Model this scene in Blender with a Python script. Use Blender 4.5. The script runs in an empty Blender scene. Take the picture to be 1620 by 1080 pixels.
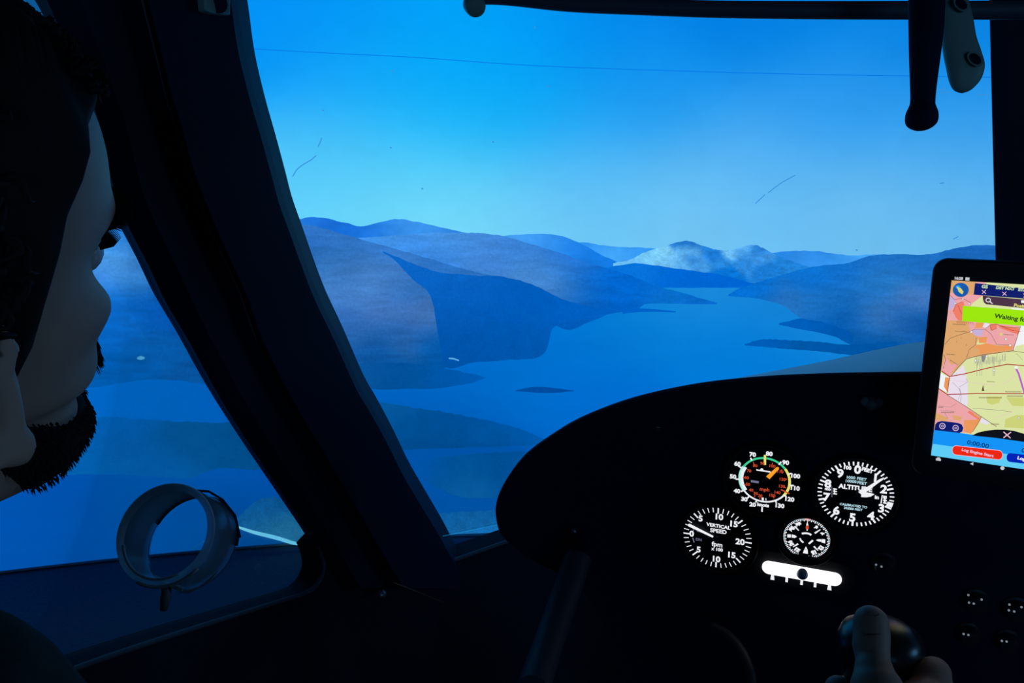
# Cockpit of a flight simulator in a dark hall.
# The view outside is a projection: the tablet is still waiting for its satellite fix, a fabric
# seam and scuffs cross the "sky", and the picture ends in a hem above an unlit floor.  So the place
# is a room with a large curved projection screen, a cockpit shell standing in front of it, two people.
import bpy, bmesh, math, random
from mathutils import Vector as V, Matrix, noise
random.seed(4)
sc = bpy.context.scene
col = sc.collection
PI = math.pi
F = 1260.0                                   # focal length in pixels of the 1620 px frame
CAM = V((0.0, 0.0, 1.30))
RC = ((0.93396644, 0.03570318, 0.35557273), (0.06852427, 0.95864072, -0.27624697), (-0.35072939, 0.28237076, 0.89289173))
# rows: world X (right of the panel), world Y (forward), world Z, in camera terms (right, down, forward)
MW = Matrix(((RC[0][0], RC[1][0], RC[2][0]), (RC[0][2], RC[1][2], RC[2][2]), (-RC[0][1], -RC[1][1], -RC[2][1])))
PANEL_Y = 0.816


def ray(px, py):
    return MW @ V(((px - 810) / F, (py - 540) / F, 1.0))


def at(px, py, X=None, Y=None, Z=None, D=None):
    d = ray(px, py)
    if X is not None: t = (X - CAM.x) / d.x
    elif Y is not None: t = (Y - CAM.y) / d.y
    elif Z is not None: t = (Z - CAM.z) / d.z
    else: t = D
    return CAM + d * t


# ------------------------------------------------------------------ materials
def s2l(c):
    return tuple(((v / 255) / 12.92 if v / 255 <= .04045 else ((v / 255 + .055) / 1.055) ** 2.4) for v in c)


MATS = {}


def mat(name, rgb, rough=.6, metal=0.0, spec=.3, emit=0.0, noise_scale=0, noise_amt=.25, bump=0.0):
    if name in MATS: return MATS[name]
    m = bpy.data.materials.new(name); m.use_nodes = True
    n, l = m.node_tree.nodes, m.node_tree.links
    b = n['Principled BSDF']
    c = s2l(rgb) + (1,)
    b.inputs['Base Color'].default_value = c
    b.inputs['Roughness'].default_value = rough
    b.inputs['Metallic'].default_value = metal
    b.inputs['Specular IOR Level'].default_value = spec
    if emit:
        b.inputs['Emission Color'].default_value = c
        b.inputs['Emission Strength'].default_value = emit
        b.inputs['Base Color'].default_value = (.02, .02, .02, 1)
    if noise_scale:
        tc = n.new('ShaderNodeTexCoord'); nz = n.new('ShaderNodeTexNoise')
        nz.inputs['Scale'].default_value = noise_scale; nz.inputs['Detail'].default_value = 4
        l.new(tc.outputs['Object'], nz.inputs['Vector'])
        mx = n.new('ShaderNodeMix'); mx.data_type = 'RGBA'
        mx.inputs[6].default_value = tuple(v * (1 - noise_amt) for v in c[:3]) + (1,)
        mx.inputs[7].default_value = tuple(min(1, v * (1 + noise_amt)) for v in c[:3]) + (1,)
        l.new(nz.outputs['Fac'], mx.inputs[0]); l.new(mx.outputs[2], b.inputs['Base Color'])
        if bump:
            bp = n.new('ShaderNodeBump'); bp.inputs['Strength'].default_value = bump; bp.inputs['Distance'].default_value = .002
            l.new(nz.outputs['Fac'], bp.inputs['Height']); l.new(bp.outputs['Normal'], b.inputs['Normal'])
    MATS[name] = m
    return m


def clear(name, tint, fac, rough=.05, gloss=(1, 1, 1)):
    m = bpy.data.materials.new(name); m.use_nodes = True
    n, l = m.node_tree.nodes, m.node_tree.links
    n.remove(n['Principled BSDF'])
    t = n.new('ShaderNodeBsdfTransparent'); t.inputs['Color'].default_value = s2l(tint) + (1,)
    g = n.new('ShaderNodeBsdfGlossy'); g.inputs['Roughness'].default_value = rough; g.inputs['Color'].default_value = gloss + (1,)
    fr = n.new('ShaderNodeFresnel'); fr.inputs['IOR'].default_value = 1.45
    mu = n.new('ShaderNodeMath'); mu.operation = 'MULTIPLY'; mu.inputs[1].default_value = fac
    l.new(fr.outputs[0], mu.inputs[0])
    mx = n.new('ShaderNodeMixShader'); l.new(mu.outputs[0], mx.inputs[0]); l.new(t.outputs[0], mx.inputs[1]); l.new(g.outputs[0], mx.inputs[2])
    l.new(mx.outputs[0], n['Material Output'].inputs['Surface'])
    return m


def picture_mat(name, amp, scale, stretch=(1, 1), fine=0.0, contrast=1.0):
    """Glowing projected picture: the colours of the picture (attribute) with procedural grain."""
    m = bpy.data.materials.new(name); m.use_nodes = True
    n, l = m.node_tree.nodes, m.node_tree.links
    n.remove(n['Principled BSDF'])
    at_ = n.new('ShaderNodeAttribute'); at_.attribute_name = 'picture'
    uv = n.new('ShaderNodeUVMap'); uv.uv_map = 'picture_uv'
    mp = n.new('ShaderNodeMapping'); mp.inputs['Scale'].default_value = (stretch[0], stretch[1], 1)
    l.new(uv.outputs[0], mp.inputs['Vector'])
    nz = n.new('ShaderNodeTexNoise'); nz.inputs['Scale'].default_value = scale; nz.inputs['Detail'].default_value = 5
    nz.inputs['Roughness'].default_value = .62; nz.inputs['Distortion'].default_value = .4
    l.new(mp.outputs[0], nz.inputs['Vector'])
    mr = n.new('ShaderNodeMapRange'); mr.inputs[1].default_value = .3; mr.inputs[2].default_value = .7
    mr.inputs[3].default_value = 1 - amp; mr.inputs[4].default_value = 1 + amp
    l.new(nz.outputs['Fac'], mr.inputs[0])
    fac = mr.outputs[0]
    if fine:
        n2 = n.new('ShaderNodeTexNoise'); n2.inputs['Scale'].default_value = scale * 5; n2.inputs['Detail'].default_value = 3
        l.new(uv.outputs[0], n2.inputs['Vector'])
        m2 = n.new('ShaderNodeMapRange'); m2.inputs[1].default_value = .3; m2.inputs[2].default_value = .7
        m2.inputs[3].default_value = 1 - fine; m2.inputs[4].default_value = 1 + fine
        l.new(n2.outputs['Fac'], m2.inputs[0])
        mm = n.new('ShaderNodeMath'); mm.operation = 'MULTIPLY'
        l.new(fac, mm.inputs[0]); l.new(m2.outputs[0], mm.inputs[1]); fac = mm.outputs[0]
    e = n.new('ShaderNodeEmission'); l.new(at_.outputs['Color'], e.inputs['Color']); l.new(fac, e.inputs['Strength'])
    l.new(e.outputs[0], n['Material Output'].inputs['Surface'])
    return m


BLACK = mat('black_paint', (28, 38, 60), .75, spec=.12, noise_scale=30, noise_amt=.2)
TUBE = mat('dark_tube_paint', (24, 36, 58), .6, spec=.2, noise_scale=14)
SHELL = mat('black_cockpit_lining', (34, 40, 54), .85, spec=.1, noise_scale=40)
RUBBER = mat('edge_rubber', (82, 88, 98), .6, spec=.3)
COWL = mat('grey_cowling', (214, 219, 224), .55, noise_scale=6, noise_amt=.1)
STEEL = mat('steel', (150, 152, 155), .35, metal=.9)
GREYP = mat('grey_plastic', (105, 112, 112), .5, noise_scale=60, noise_amt=.12)
SKIN = mat('skin', (205, 158, 135), .55, spec=.35, noise_scale=60, noise_amt=.08, bump=.1)
HAIR = mat('dark_hair', (34, 28, 25), .8, spec=.12)
JACKET = mat('dark_jacket', (44, 50, 46), .9, spec=.1, noise_scale=120, noise_amt=.3)
GRIP = mat('black_grip', (30, 36, 38), .3, spec=.6)
GREENM = mat('grip_green_grey', (150, 178, 166), .45, noise_scale=25, noise_amt=.2)
DIAL = mat('dial_black', (30, 30, 36), .6, spec=.15)
BEZEL = mat('bezel_black', (24, 24, 28), .6, spec=.12)
WHITE = mat('lit_white', (238, 240, 246), emit=1.0)
DIMW = mat('lit_dim_white', (120, 122, 150), emit=.8)
CYAN = mat('lit_cyan', (190, 228, 240), emit=1.0)
ORANGE = mat('lit_orange', (246, 160, 40), emit=1.0)
REDO = mat('lit_red_orange', (205, 75, 48), emit=1.0)
GREEN = mat('lit_green', (60, 205, 150), emit=1.0)
PALEG = mat('lit_pale_green', (175, 240, 225), emit=1.0)
YELLOW = mat('lit_yellow', (228, 222, 110), emit=1.0)
TUBEW = mat('lit_tube_white', (255, 255, 255), emit=1.6)
NEEDLE_DARK = mat('needle_dark', (52, 52, 62), .5)
BALL = mat('grey_ball', (120, 134, 158), .3, spec=.6)
PANE = clear('clear_pane', (250, 252, 253), .25)


def frosted(name, body, share, tint=(225, 232, 236)):
    """clear plastic with a milky share that scatters light passing through it"""
    m = clear(name, tint, 1.0, .2)
    n, l = m.node_tree.nodes, m.node_tree.links
    out = n['Material Output']; old = out.inputs['Surface'].links[0].from_socket
    tr = n.new('ShaderNodeBsdfTranslucent'); tr.inputs['Color'].default_value = s2l(body) + (1,)
    df = n.new('ShaderNodeBsdfDiffuse'); df.inputs['Color'].default_value = s2l(body) + (1,)
    a = n.new('ShaderNodeMixShader'); a.inputs[0].default_value = .12; l.new(tr.outputs[0], a.inputs[1]); l.new(df.outputs[0], a.inputs[2])
    b = n.new('ShaderNodeMixShader'); b.inputs[0].default_value = share; l.new(old, b.inputs[1]); l.new(a.outputs[0], b.inputs[2])
    l.new(b.outputs[0], out.inputs['Surface'])
    return m


SCOOP = frosted('clear_plastic_scoop', (205, 212, 215), .07)
RIM = mat('frosted_plastic_edge', (150, 160, 165), .4, spec=.5)
FABRIC = mat('screen_fabric', (200, 200, 202), .9, spec=.05)
CARPET = mat('dark_carpet', (94, 100, 112), .95, spec=.05, noise_scale=90, noise_amt=.35)
WALLM = mat('grey_wall', (150, 152, 158), .95, spec=.05, noise_scale=5)


# ------------------------------------------------------------------ mesh helpers
class MB:
    def __init__(s): s.v = []; s.f = []; s.m = []

    def add(s, vs, fs, mi=0):
        o = len(s.v); s.v += [tuple(v) for v in vs]
        s.f += [tuple(i + o for i in f) for f in fs]; s.m += [mi] * len(fs)

    def box(s, a, b, mi=0, M=None):
        vs = [V((x, y, z)) for x in (a[0], b[0]) for y in (a[1], b[1]) for z in (a[2], b[2])]
        if M: vs = [M @ v for v in vs]
        s.add(vs, [(0, 1, 3, 2), (4, 6, 7, 5), (0, 4, 5, 1), (2, 3, 7, 6), (0, 2, 6, 4), (1, 5, 7, 3)], mi)

    def tube(s, pts, r, n=12, mi=0, caps=True, flat=1.0):
        pts = [V(p) for p in pts]
        rs = r if isinstance(r, (list, tuple)) else [r] * len(pts)
        rings = []; prev = None
        for i, p in enumerate(pts):
            t = (pts[min(i + 1, len(pts) - 1)] - pts[max(i - 1, 0)])
            t = t.normalized() if t.length > 1e-9 else V((0, 0, 1))
            if prev is None:
                u = t.orthogonal().normalized()
            else:
                u = prev - t * prev.dot(t); u = u.normalized() if u.length > 1e-9 else t.orthogonal().normalized()
            prev = u; w = t.cross(u)
            rings.append([p + (u * math.cos(2 * PI * k / n) + w * math.sin(2 * PI * k / n) * flat) * rs[i] for k in range(n)])
        s.loft(rings, mi, True, caps)

    def loft(s, rings, mi=0, closed=True, caps=True):
        n = len(rings[0]); vs = [v for r in rings for v in r]; fs = []
        for i in range(len(rings) - 1):
            for k in range(n if closed else n - 1):
                a = i * n + k; b = i * n + (k + 1) % n
                fs.append((a, b, b + n, a + n))
        if caps and closed:
            fs.append(tuple(range(n - 1, -1, -1))); fs.append(tuple((len(rings) - 1) * n + k for k in range(n)))
        s.add(vs, fs, mi)

    def lathe(s, prof, M, n=32, mi=0):
        rings = [[M @ V((r * math.cos(2 * PI * k / n), r * math.sin(2 * PI * k / n), z)) for k in range(n)] for r, z in prof]
        s.loft(rings, mi, True, True)

    def capsule(s, a, b, ra, rb, n=12, mi=0):
        a, b = V(a), V(b); d = b - a; L = d.length; t = d.normalized()
        pts = []; rs = []
        for k in range(5):
            q = PI / 2 * (1 - k / 5); pts.append(a - t * ra * math.sin(q)); rs.append(max(ra * math.cos(q), ra * .02))
        for k in range(4):
            w = k / 3; pts.append(a + d * w); rs.append(ra + (rb - ra) * w)
        for k in range(1, 6):
            q = PI / 2 * k / 5; pts.append(b + t * rb * math.sin(q)); rs.append(max(rb * math.cos(q), rb * .02))
        s.tube(pts, rs, n, mi)

    def ball(s, c, r, n=16, mi=0, M=None):
        c = V(c); rr = r if isinstance(r, (tuple, list)) else (r, r, r); rings = []
        for i in range(n // 2 + 1):
            q = PI * i / (n // 2); q = min(max(q, .03), PI - .03)
            ring = [V((rr[0] * math.sin(q) * math.cos(2 * PI * k / n), rr[1] * math.sin(q) * math.sin(2 * PI * k / n), rr[2] * math.cos(q))) for k in range(n)]
            rings.append([c + (M @ v if M else v) for v in ring])
        s.loft(rings, mi)

    def prism(s, poly, off, mi=0):
        """closed polygon (3D points) extruded by the vector off"""
        n = len(poly); a = [V(p) for p in poly]; b = [p + V(off) for p in a]
        fs = [tuple(range(n)), tuple(range(2 * n - 1, n - 1, -1))] + [(i, i + n, (i + 1) % n + n, (i + 1) % n) for i in range(n)]
        s.add(a + b, fs, mi)

    def build(s, name, mats, parent=None, smooth=False, bevel=0, remesh=0, subsurf=0, auto=None):
        me = bpy.data.meshes.new(name); me.from_pydata(s.v, [], s.f)
        ms = mats if isinstance(mats, (list, tuple)) else [mats]
        for m in ms: me.materials.append(m)
        for p, mi in zip(me.polygons, s.m): p.material_index = mi
        bm = bmesh.new(); bm.from_mesh(me)
        bmesh.ops.recalc_face_normals(bm, faces=bm.faces); bm.to_mesh(me); bm.free()
        o = bpy.data.objects.new(name, me); col.objects.link(o)
        if parent:
            o.parent = parent; o.matrix_parent_inverse = parent.matrix_world.inverted()
        if remesh:
            r = o.modifiers.new('remesh', 'REMESH'); r.mode = 'VOXEL'; r.voxel_size = remesh; r.use_smooth_shade = True
            q = o.modifiers.new('smooth', 'SMOOTH'); q.iterations = 6; q.factor = .5
        if bevel:
            b = o.modifiers.new('bevel', 'BEVEL'); b.width = bevel; b.segments = 3; b.limit_method = 'ANGLE'; b.angle_limit = .6
        if subsurf:
            q = o.modifiers.new('sub', 'SUBSURF'); q.levels = q.render_levels = subsurf
        if smooth or subsurf:
            for p in me.polygons: p.use_smooth = True
            if auto and not remesh:
                me.set_sharp_from_angle(angle=math.radians(auto))
        return o


def thing(name, label, cat, loc=(0, 0, 0), group=None):
    o = bpy.data.objects.new(name, None); col.objects.link(o); o.empty_display_size = .05
    o.location = loc; o.matrix_world = Matrix.Translation(V(loc))
    o['label'] = label; o['category'] = cat
    if group: o['group'] = group
    return o


def tag(o, label, cat, group=None):
    o['label'] = label; o['category'] = cat
    if group: o['group'] = group
    return o


def struct(o, label=None, cat=None):
    o['kind'] = 'structure'
    if label: o['label'] = label; o['category'] = cat
    return o


def interp(pts, x):
    if x <= pts[0][0]: return pts[0][1]
    for (x0, y0), (x1, y1) in zip(pts, pts[1:]):
        if x <= x1: return y0 + (y1 - y0) * (x - x0) / (x1 - x0) if x1 > x0 else y1
    return pts[-1][1]


def interp_s(pts, x):
    """smooth (Catmull-Rom) interpolation y(x)"""
    n = len(pts)
    if x <= pts[0][0]: return pts[0][1]
    if x >= pts[-1][0]: return pts[-1][1]
    for i in range(n - 1):
        if pts[i][0] <= x <= pts[i + 1][0]:
            x0, y0 = pts[i]; x1, y1 = pts[i + 1]
            m0 = (y1 - pts[i - 1][1]) / (x1 - pts[i - 1][0]) if i > 0 else (y1 - y0) / (x1 - x0)
            m1 = (pts[i + 2][1] - y0) / (pts[i + 2][0] - x0) if i < n - 2 else (y1 - y0) / (x1 - x0)
            h = x1 - x0; t = (x - x0) / h
            return (2 * t ** 3 - 3 * t * t + 1) * y0 + (t ** 3 - 2 * t * t + t) * h * m0 + (-2 * t ** 3 + 3 * t * t) * y1 + (t ** 3 - t * t) * h * m1


def spline(pts, n=8):
    """Catmull-Rom through points of any dimension"""
    P = [V(p) for p in pts]; out = []
    for i in range(len(P) - 1):
        a = P[i - 1] if i else P[0] * 2 - P[1]; b = P[i]; c = P[i + 1]; d = P[i + 2] if i + 2 < len(P) else P[-1] * 2 - P[-2]
        for k in range(n):
            t = k / n
            out.append(.5 * ((2 * b) + (c - a) * t + (2 * a - 5 * b + 4 * c - d) * t * t + (3 * b - a - 3 * c + d) * t ** 3))
    out.append(P[-1])
    return out


# ------------------------------------------------------------------ the room
def room():
    x0, x1, y0, y1, h = -5.4, 6.2, -3.0, 4.2, 3.0
    for nm, a, b, m in (('floor', (x0, y0, -.1), (x1, y1, 0), CARPET), ('ceiling', (x0, y0, h), (x1, y1, h + .1), WALLM),
                        ('wall_left', (x0 - .1, y0, 0), (x0, y1, h), WALLM), ('wall_right', (x1, y0, 0), (x1 + .1, y1, h), WALLM),
                        ('wall_front', (x0 - .1, y1, 0), (x1 + .1, y1 + .1, h), WALLM), ('wall_back', (x0 - .1, y0 - .1, 0), (x1 + .1, y0, h), WALLM)):
        g = MB(); g.box(a, b); struct(g.build(nm, m))


room()

# ------------------------------------------------------------------ the projection screen
SCX, SCY, SCR = 1.83710442, -5.27410179, 7.826


def on_screen(px, py, lift=0.0):
    d = ray(px, py); r = SCR - lift
    ox, oy = CAM.x - SCX, CAM.y - SCY
    a = d.x * d.x + d.y * d.y; b = 2 * (ox * d.x + oy * d.y); c = ox * ox + oy * oy - r * r
    t = (-b + math.sqrt(b * b - 4 * a * c)) / (2 * a)
    return CAM + d * t


HEM = .012


def hem_y(px):
    lo, hi = 600.0, 1400.0
    for _ in range(40):
        m = (lo + hi) / 2
        if on_screen(px, m).z > HEM: lo = m
        else: hi = m
    return lo


screen = thing('projection_screen', 'large curved projection screen showing a blue loch between snow-dusted hills', 'screen', (SCX, SCY + SCR, 0))


def cyl(a, z, lift=0.0):
    r = SCR - lift
    return V((SCX + r * math.sin(a), SCY + r * math.cos(a), z))


g = MB()
A0, A1 = -.72, .45
inner, outer = [], []
rings = []
for i in range(91):
    a = A0 + (A1 - A0) * i / 90
    rings.append([cyl(a, 0.004), cyl(a, 2.62), cyl(a, 2.62, -.012), cyl(a, .004, -.012)])
g.loft(rings)
g.build('screen_fabric', FABRIC, screen, smooth=True, auto=30)
g = MB()
for z in (2.62,):
    g.tube([cyl(A0 + (A1 - A0) * i / 60, z, -.03) for i in range(61)], .028, 10)
g.build('top_rail', STEEL, screen, smooth=True)
for k in range(5):
    a = A0 + (A1 - A0) * (k + .02) / 4.04
    g = MB(); p = cyl(a, 0, -.06); g.tube([p, p + V((0, 0, 2.6))], .025, 10)
    q = cyl(a, .0, -.45); g.tube([p + V((0, 0, .9)), q + V((0, 0, .02))], .018, 8)
    g.build('support_post', STEEL, screen, smooth=True, auto=40)

LAYER = [0]


def blend(ctrl, x, y, sg):
    sw = 0; c = [0, 0, 0]
    for cx, cy, rgb in ctrl:
        d2 = ((x - cx) ** 2 + ((y - cy) * 1.5) ** 2) / (sg * sg)
        w = math.exp(-d2 / 2) + 2e-4 / (1 + d2 * d2)
        sw += w
        for k in range(3): c[k] += w * rgb[k]
    return [v / sw for v in c]


def picture(name, top, bot, ctrl, m, label=None, step=6, rows=10, rough=(0, 1), sg=26, tone=(.9, 1.1, 1.11), smooth_edge=True):
    """One area of the projected picture, lying on the fabric."""
    LAYER[0] += 1; lift = .0016 * LAYER[0]
    it = interp_s if smooth_edge else interp
    x0 = max(top[0][0], bot[0][0] if bot else -1e9); x1 = min(top[-1][0], bot[-1][0] if bot else 1e9)
    n = max(2, int((x1 - x0) / step)); verts = []; faces = []; uvs = []; cols = []
    for i in range(n + 1):
        x = x0 + (x1 - x0) * i / n
        yt = it(top, x); yb = it(bot, x) if bot else hem_y(x)
        if rough[0]:
            yt += rough[0] * (noise.noise(V((x * rough[1], 7.7 * LAYER[0], 0))) + .6 * noise.noise(V((x * rough[1] * 3.1, 3.3, LAYER[0]))))
            if bot: yb += rough[0] * .7 * noise.noise(V((x * rough[1] * .8, 1.7, 5.1 * LAYER[0])))
        yb = max(yb, yt + .05)
        for j in range(rows + 1):
            y = yt + (yb - yt) * j / rows
            verts.append(on_screen(x, y, lift)); uvs.append((x / 100, -y / 100))
            cols.append(s2l([min(255, v * k) for v, k in zip(blend(ctrl, x, y, sg), tone)]) + (1,))
        if i:
            for j in range(rows):
                a = (i - 1) * (rows + 1) + j; b = a + rows + 1
                faces.append((a, a + 1, b + 1, b))
    me = bpy.data.meshes.new(name); me.from_pydata(verts, [], faces); me.materials.append(m)
    ul = me.uv_layers.new(name='picture_uv')
    for lp in me.loops: ul.data[lp.index].uv = uvs[lp.vertex_index]
    ca = me.color_attributes.new('picture', 'FLOAT_COLOR', 'POINT')
    for i, c in enumerate(cols): ca.data[i].color = c
    for p in me.polygons: p.use_smooth = True
    o = bpy.data.objects.new(name, me); col.objects.link(o)
    o.parent = screen; o.matrix_parent_inverse = screen.matrix_world.inverted()
    if label: o['label'] = label
    return o


P_SKY = picture_mat('picture_sky', .022, .8, (1, 1.4), .012)
P_FAR = picture_mat('picture_far_ridges', .10, 2.2, (1, 2.2), .04)
P_SNOW = picture_mat('picture_snow', .22, 9.0, (1, 1.6), .08)
P_HILL = picture_mat('picture_hills', .15, 4.2, (.4, 2.0), .08)
P_WOOD = picture_mat('picture_woods', .06, 5.0, (1, 1), .06)
P_LAKE = picture_mat('picture_lake', .03, .9, (.5, 2.5), .015)
P_SHORE = picture_mat('picture_near_shore', .16, 6.0, (1, .7), .14)
P_LINE = picture_mat('picture_road', .10, 5.0, (1, 1))

sky_c = [(300, 20, (0, 140, 250)), (380, 20, (6, 140, 250)), (450, 60, (0, 148, 255)), (600, 40, (2, 142, 250)), (560, 130, (38, 160, 255)), (700, 130, (0, 168, 255)),
         (640, 100, (0, 164, 255)), (740, 40, (0, 165, 255)), (760, 160, (10, 176, 255)), (720, 320, (108, 212, 255)), (640, 200, (40, 180, 255)), (580, 270, (84, 200, 255)), (940, 320, (90, 188, 252)), (1250, 340, (94, 184, 248)), (800, 150, (4, 155, 252)), (760, 60, (0, 152, 255)), (900, 40, (0, 132, 242)), (1200, 30, (0, 124, 232)), (1500, 60, (8, 128, 232)),
         (1000, 150, (22, 146, 246)), (1300, 160, (38, 148, 244)), (1530, 200, (46, 152, 242)), (500, 250, (60, 182, 255)), (700, 250, (62, 194, 255)),
         (900, 250, (60, 170, 250)), (1200, 260, (74, 170, 248)), (1500, 300, (82, 174, 246)), (480, 330, (98, 208, 255)), (650, 320, (118, 220, 255)),
         (850, 350, (112, 204, 255)), (1100, 350, (110, 196, 250)), (1400, 370, (104, 188, 244)), (1550, 370, (94, 178, 240)), (150, 330, (110, 205, 255)),
         (100, 60, (12, 92, 165)), (60, 20, (12, 84, 150)), (-100, 0, (8, 70, 130)), (-300, 200, (60, 165, 250)), (2000, 100, (10, 125, 228)), (2100, 380, (95, 180, 242)), (1800, 100, (10, 130, 234)), (2350, 120, (12, 132, 236)), (1800, 250, (70, 164, 244)), (2350, 280, (80, 170, 244)), (2450, 420, (98, 184, 244)), (1800, -80, (4, 118, 226)), (2350, -80, (4, 120, 228)), (1000, -120, (0, 118, 230)), (500, -120, (0, 128, 240)), (1400, -120, (0, 116, 226))]
picture('sky', [(-350, -230), (2500, -230)], [(-350, 470), (2500, 470)], sky_c, P_SKY, 'bright blue sky on the screen', 14, 44, sg=95, tone=(1.16, 1.06, 1.0))
picture('lake', [(-350, 449), (2500, 449)], None,
        [(1080, 460, (34, 138, 222)), (1250, 480, (22, 128, 216)), (1000, 500, (2, 120, 214)), (900, 560, (0, 113, 212)), (1150, 560, (0, 120, 217)),
         (780, 590, (0, 107, 206)), (650, 625, (0, 100, 200)), (950, 650, (0, 105, 208)), (700, 710, (0, 88, 184)), (620, 720, (0, 90, 186)),
         (720, 800, (0, 88, 180)), (250, 630, (0, 103, 204)), (330, 640, (0, 101, 204)), (50, 830, (0, 82, 180)), (250, 840, (0, 84, 174)),
         (430, 770, (0, 88, 190)), (120, 880, (0, 80, 172)), (400, 850, (0, 74, 150)), (-200, 800, (0, 82, 178)), (2200, 560, (0, 115, 210))],
        P_LAKE, 'calm blue lake on the screen', 10, 40, sg=70, tone=(1, 1.06, 1.02))
picture('ridge', [(900, 385), (925, 383), (960, 389), (1000, 391), (1045, 393)], [(900, 424), (1045, 424)],
        [(930, 388, (58, 140, 225)), (990, 395, (45, 130, 220)), (975, 403, (115, 185, 242)), (1000, 400, (62, 142, 225)), (920, 400, (50, 135, 222))], P_FAR, rough=(1.2, .12))
picture('ridge', [(430, 357), (470, 348), (490, 344), (520, 346), (550, 353), (572, 358), (600, 351), (632, 346), (665, 352), (700, 360), (740, 368), (800, 373)],
        [(430, 430), (800, 430)],
        [(490, 350, (36, 108, 202)), (540, 358, (26, 100, 196)), (600, 365, (42, 118, 212)), (640, 360, (74, 144, 222)), (680, 368, (66, 136, 216)),
         (620, 380, (58, 130, 214)), (740, 374, (50, 120, 206)), (450, 360, (52, 122, 212)), (575, 375, (26, 105, 205))], P_FAR, 'far blue ridge on the left of the screen', rough=(1.5, .07))
picture('ridge', [(780, 374), (820, 371), (860, 370), (885, 372), (905, 379), (930, 391), (950, 402), (975, 414), (1000, 425)], [(780, 440), (1000, 440)],
        [(800, 375, (82, 152, 226)), (860, 380, (70, 146, 226)), (900, 390, (38, 122, 216)), (940, 405, (24, 116, 211)), (850, 395, (60, 132, 212)), (820, 385, (88, 150, 224))],
        P_FAR, rough=(1.0, .1))
picture('ridge', [(1205, 404), (1230, 399), (1250, 397), (1290, 397), (1320, 401), (1350, 404), (1385, 402), (1430, 405)], [(1205, 430), (1430, 430)],
        [(1250, 403, (42, 124, 212)), (1300, 405, (48, 130, 215)), (1350, 410, (70, 146, 222)), (1280, 415, (75, 145, 220)), (1390, 406, (90, 160, 230))], P_FAR, rough=(1, .1))
picture('mountain', [(970, 416), (996, 411), (1020, 399), (1050, 390), (1072, 383), (1090, 381), (1110, 388), (1130, 394), (1150, 396), (1170, 392), (1188, 387),
                     (1205, 391), (1225, 402), (1250, 412), (1300, 428)], [(970, 448), (1300, 448)],
        [(1000, 411, (116, 180, 240)), (1025, 405, (124, 186, 240)), (1045, 402, (130, 190, 242)), (1060, 412, (118, 176, 236)), (1083, 384, (30, 105, 196)), (1098, 387, (34, 108, 198)),
         (1085, 395, (100, 165, 232)), (1100, 398, (95, 160, 228)), (1080, 415, (96, 162, 232)), (1118, 396, (34, 116, 208)), (1128, 405, (28, 112, 208)),
         (1140, 415, (44, 126, 214)), (1158, 401, (118, 178, 238)), (1180, 393, (100, 165, 234)), (1172, 402, (60, 130, 214)), (1175, 418, (46, 125, 212)), (1195, 396, (40, 115, 205)),
         (1205, 408, (64, 138, 222)), (1215, 425, (28, 114, 206)), (1245, 416, (34, 120, 210)), (1150, 432, (8, 106, 206)), (1095, 410, (54, 126, 212)), (1108, 415, (70, 140, 220))],
        P_SNOW, 'snow-covered mountain on the screen', 3, 14, rough=(1.2, .16), sg=7.5, tone=(1.0, 1.12, 1.06))
picture('ridge', [(950, 424), (985, 419), (1010, 416), (1050, 422), (1110, 430), (1150, 436), (1175, 444), (1200, 449), (1240, 452)], [(950, 455), (1240, 455)],
        [(1000, 425, (10, 110, 205)), (1080, 440, (0, 98, 198)), (1150, 446, (0, 96, 196)), (980, 440, (8, 106, 202))], P_WOOD, 'low dark ridge at the head of the lake', rough=(1, .1))
picture('hill', [(560, 376), (600, 374), (640, 371), (680, 368), (740, 368), (790, 372), (830, 383), (880, 398), (930, 415), (980, 430), (1010, 441), (1035, 451), (1080, 463), (1134, 479)],
        [(560, 400), (800, 446), (890, 520), (935, 508), (966, 496), (1008, 490), (1019, 481), (1100, 481), (1134, 481)],
        [(640, 380, (76, 138, 216)), (700, 382, (90, 146, 214)), (690, 395, (60, 120, 205)), (760, 385, (80, 132, 206)), (820, 392, (66, 122, 198)), (780, 410, (74, 122, 194)), (860, 420, (72, 124, 192)),
         (900, 425, (50, 112, 192)), (840, 440, (82, 126, 190)), (870, 450, (84, 126, 186)), (890, 468, (70, 115, 182)), (930, 440, (8, 100, 195)), (980, 455, (0, 95, 190)), (920, 470, (20, 98, 180)), (970, 480, (0, 92, 185)),
         (1000, 450, (2, 98, 195)), (1050, 470, (10, 105, 190)), (1120, 479, (10, 100, 190)), (930, 495, (0, 88, 178)), (875, 512, (0, 84, 168)), (905, 505, (0, 86, 174)), (850, 500, (0, 84, 168)), (900, 400, (40, 110, 200))],
        P_HILL, 'middle hill with a sunlit flank on the screen', 5, 16, rough=(1.2, .12))
picture('spit', [(985, 487), (1020, 488), (1069, 492)], [(985, 496), (1020, 493), (1069, 494)], [(1000, 490, (0, 92, 186))], P_WOOD, step=5, rows=2)
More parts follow.
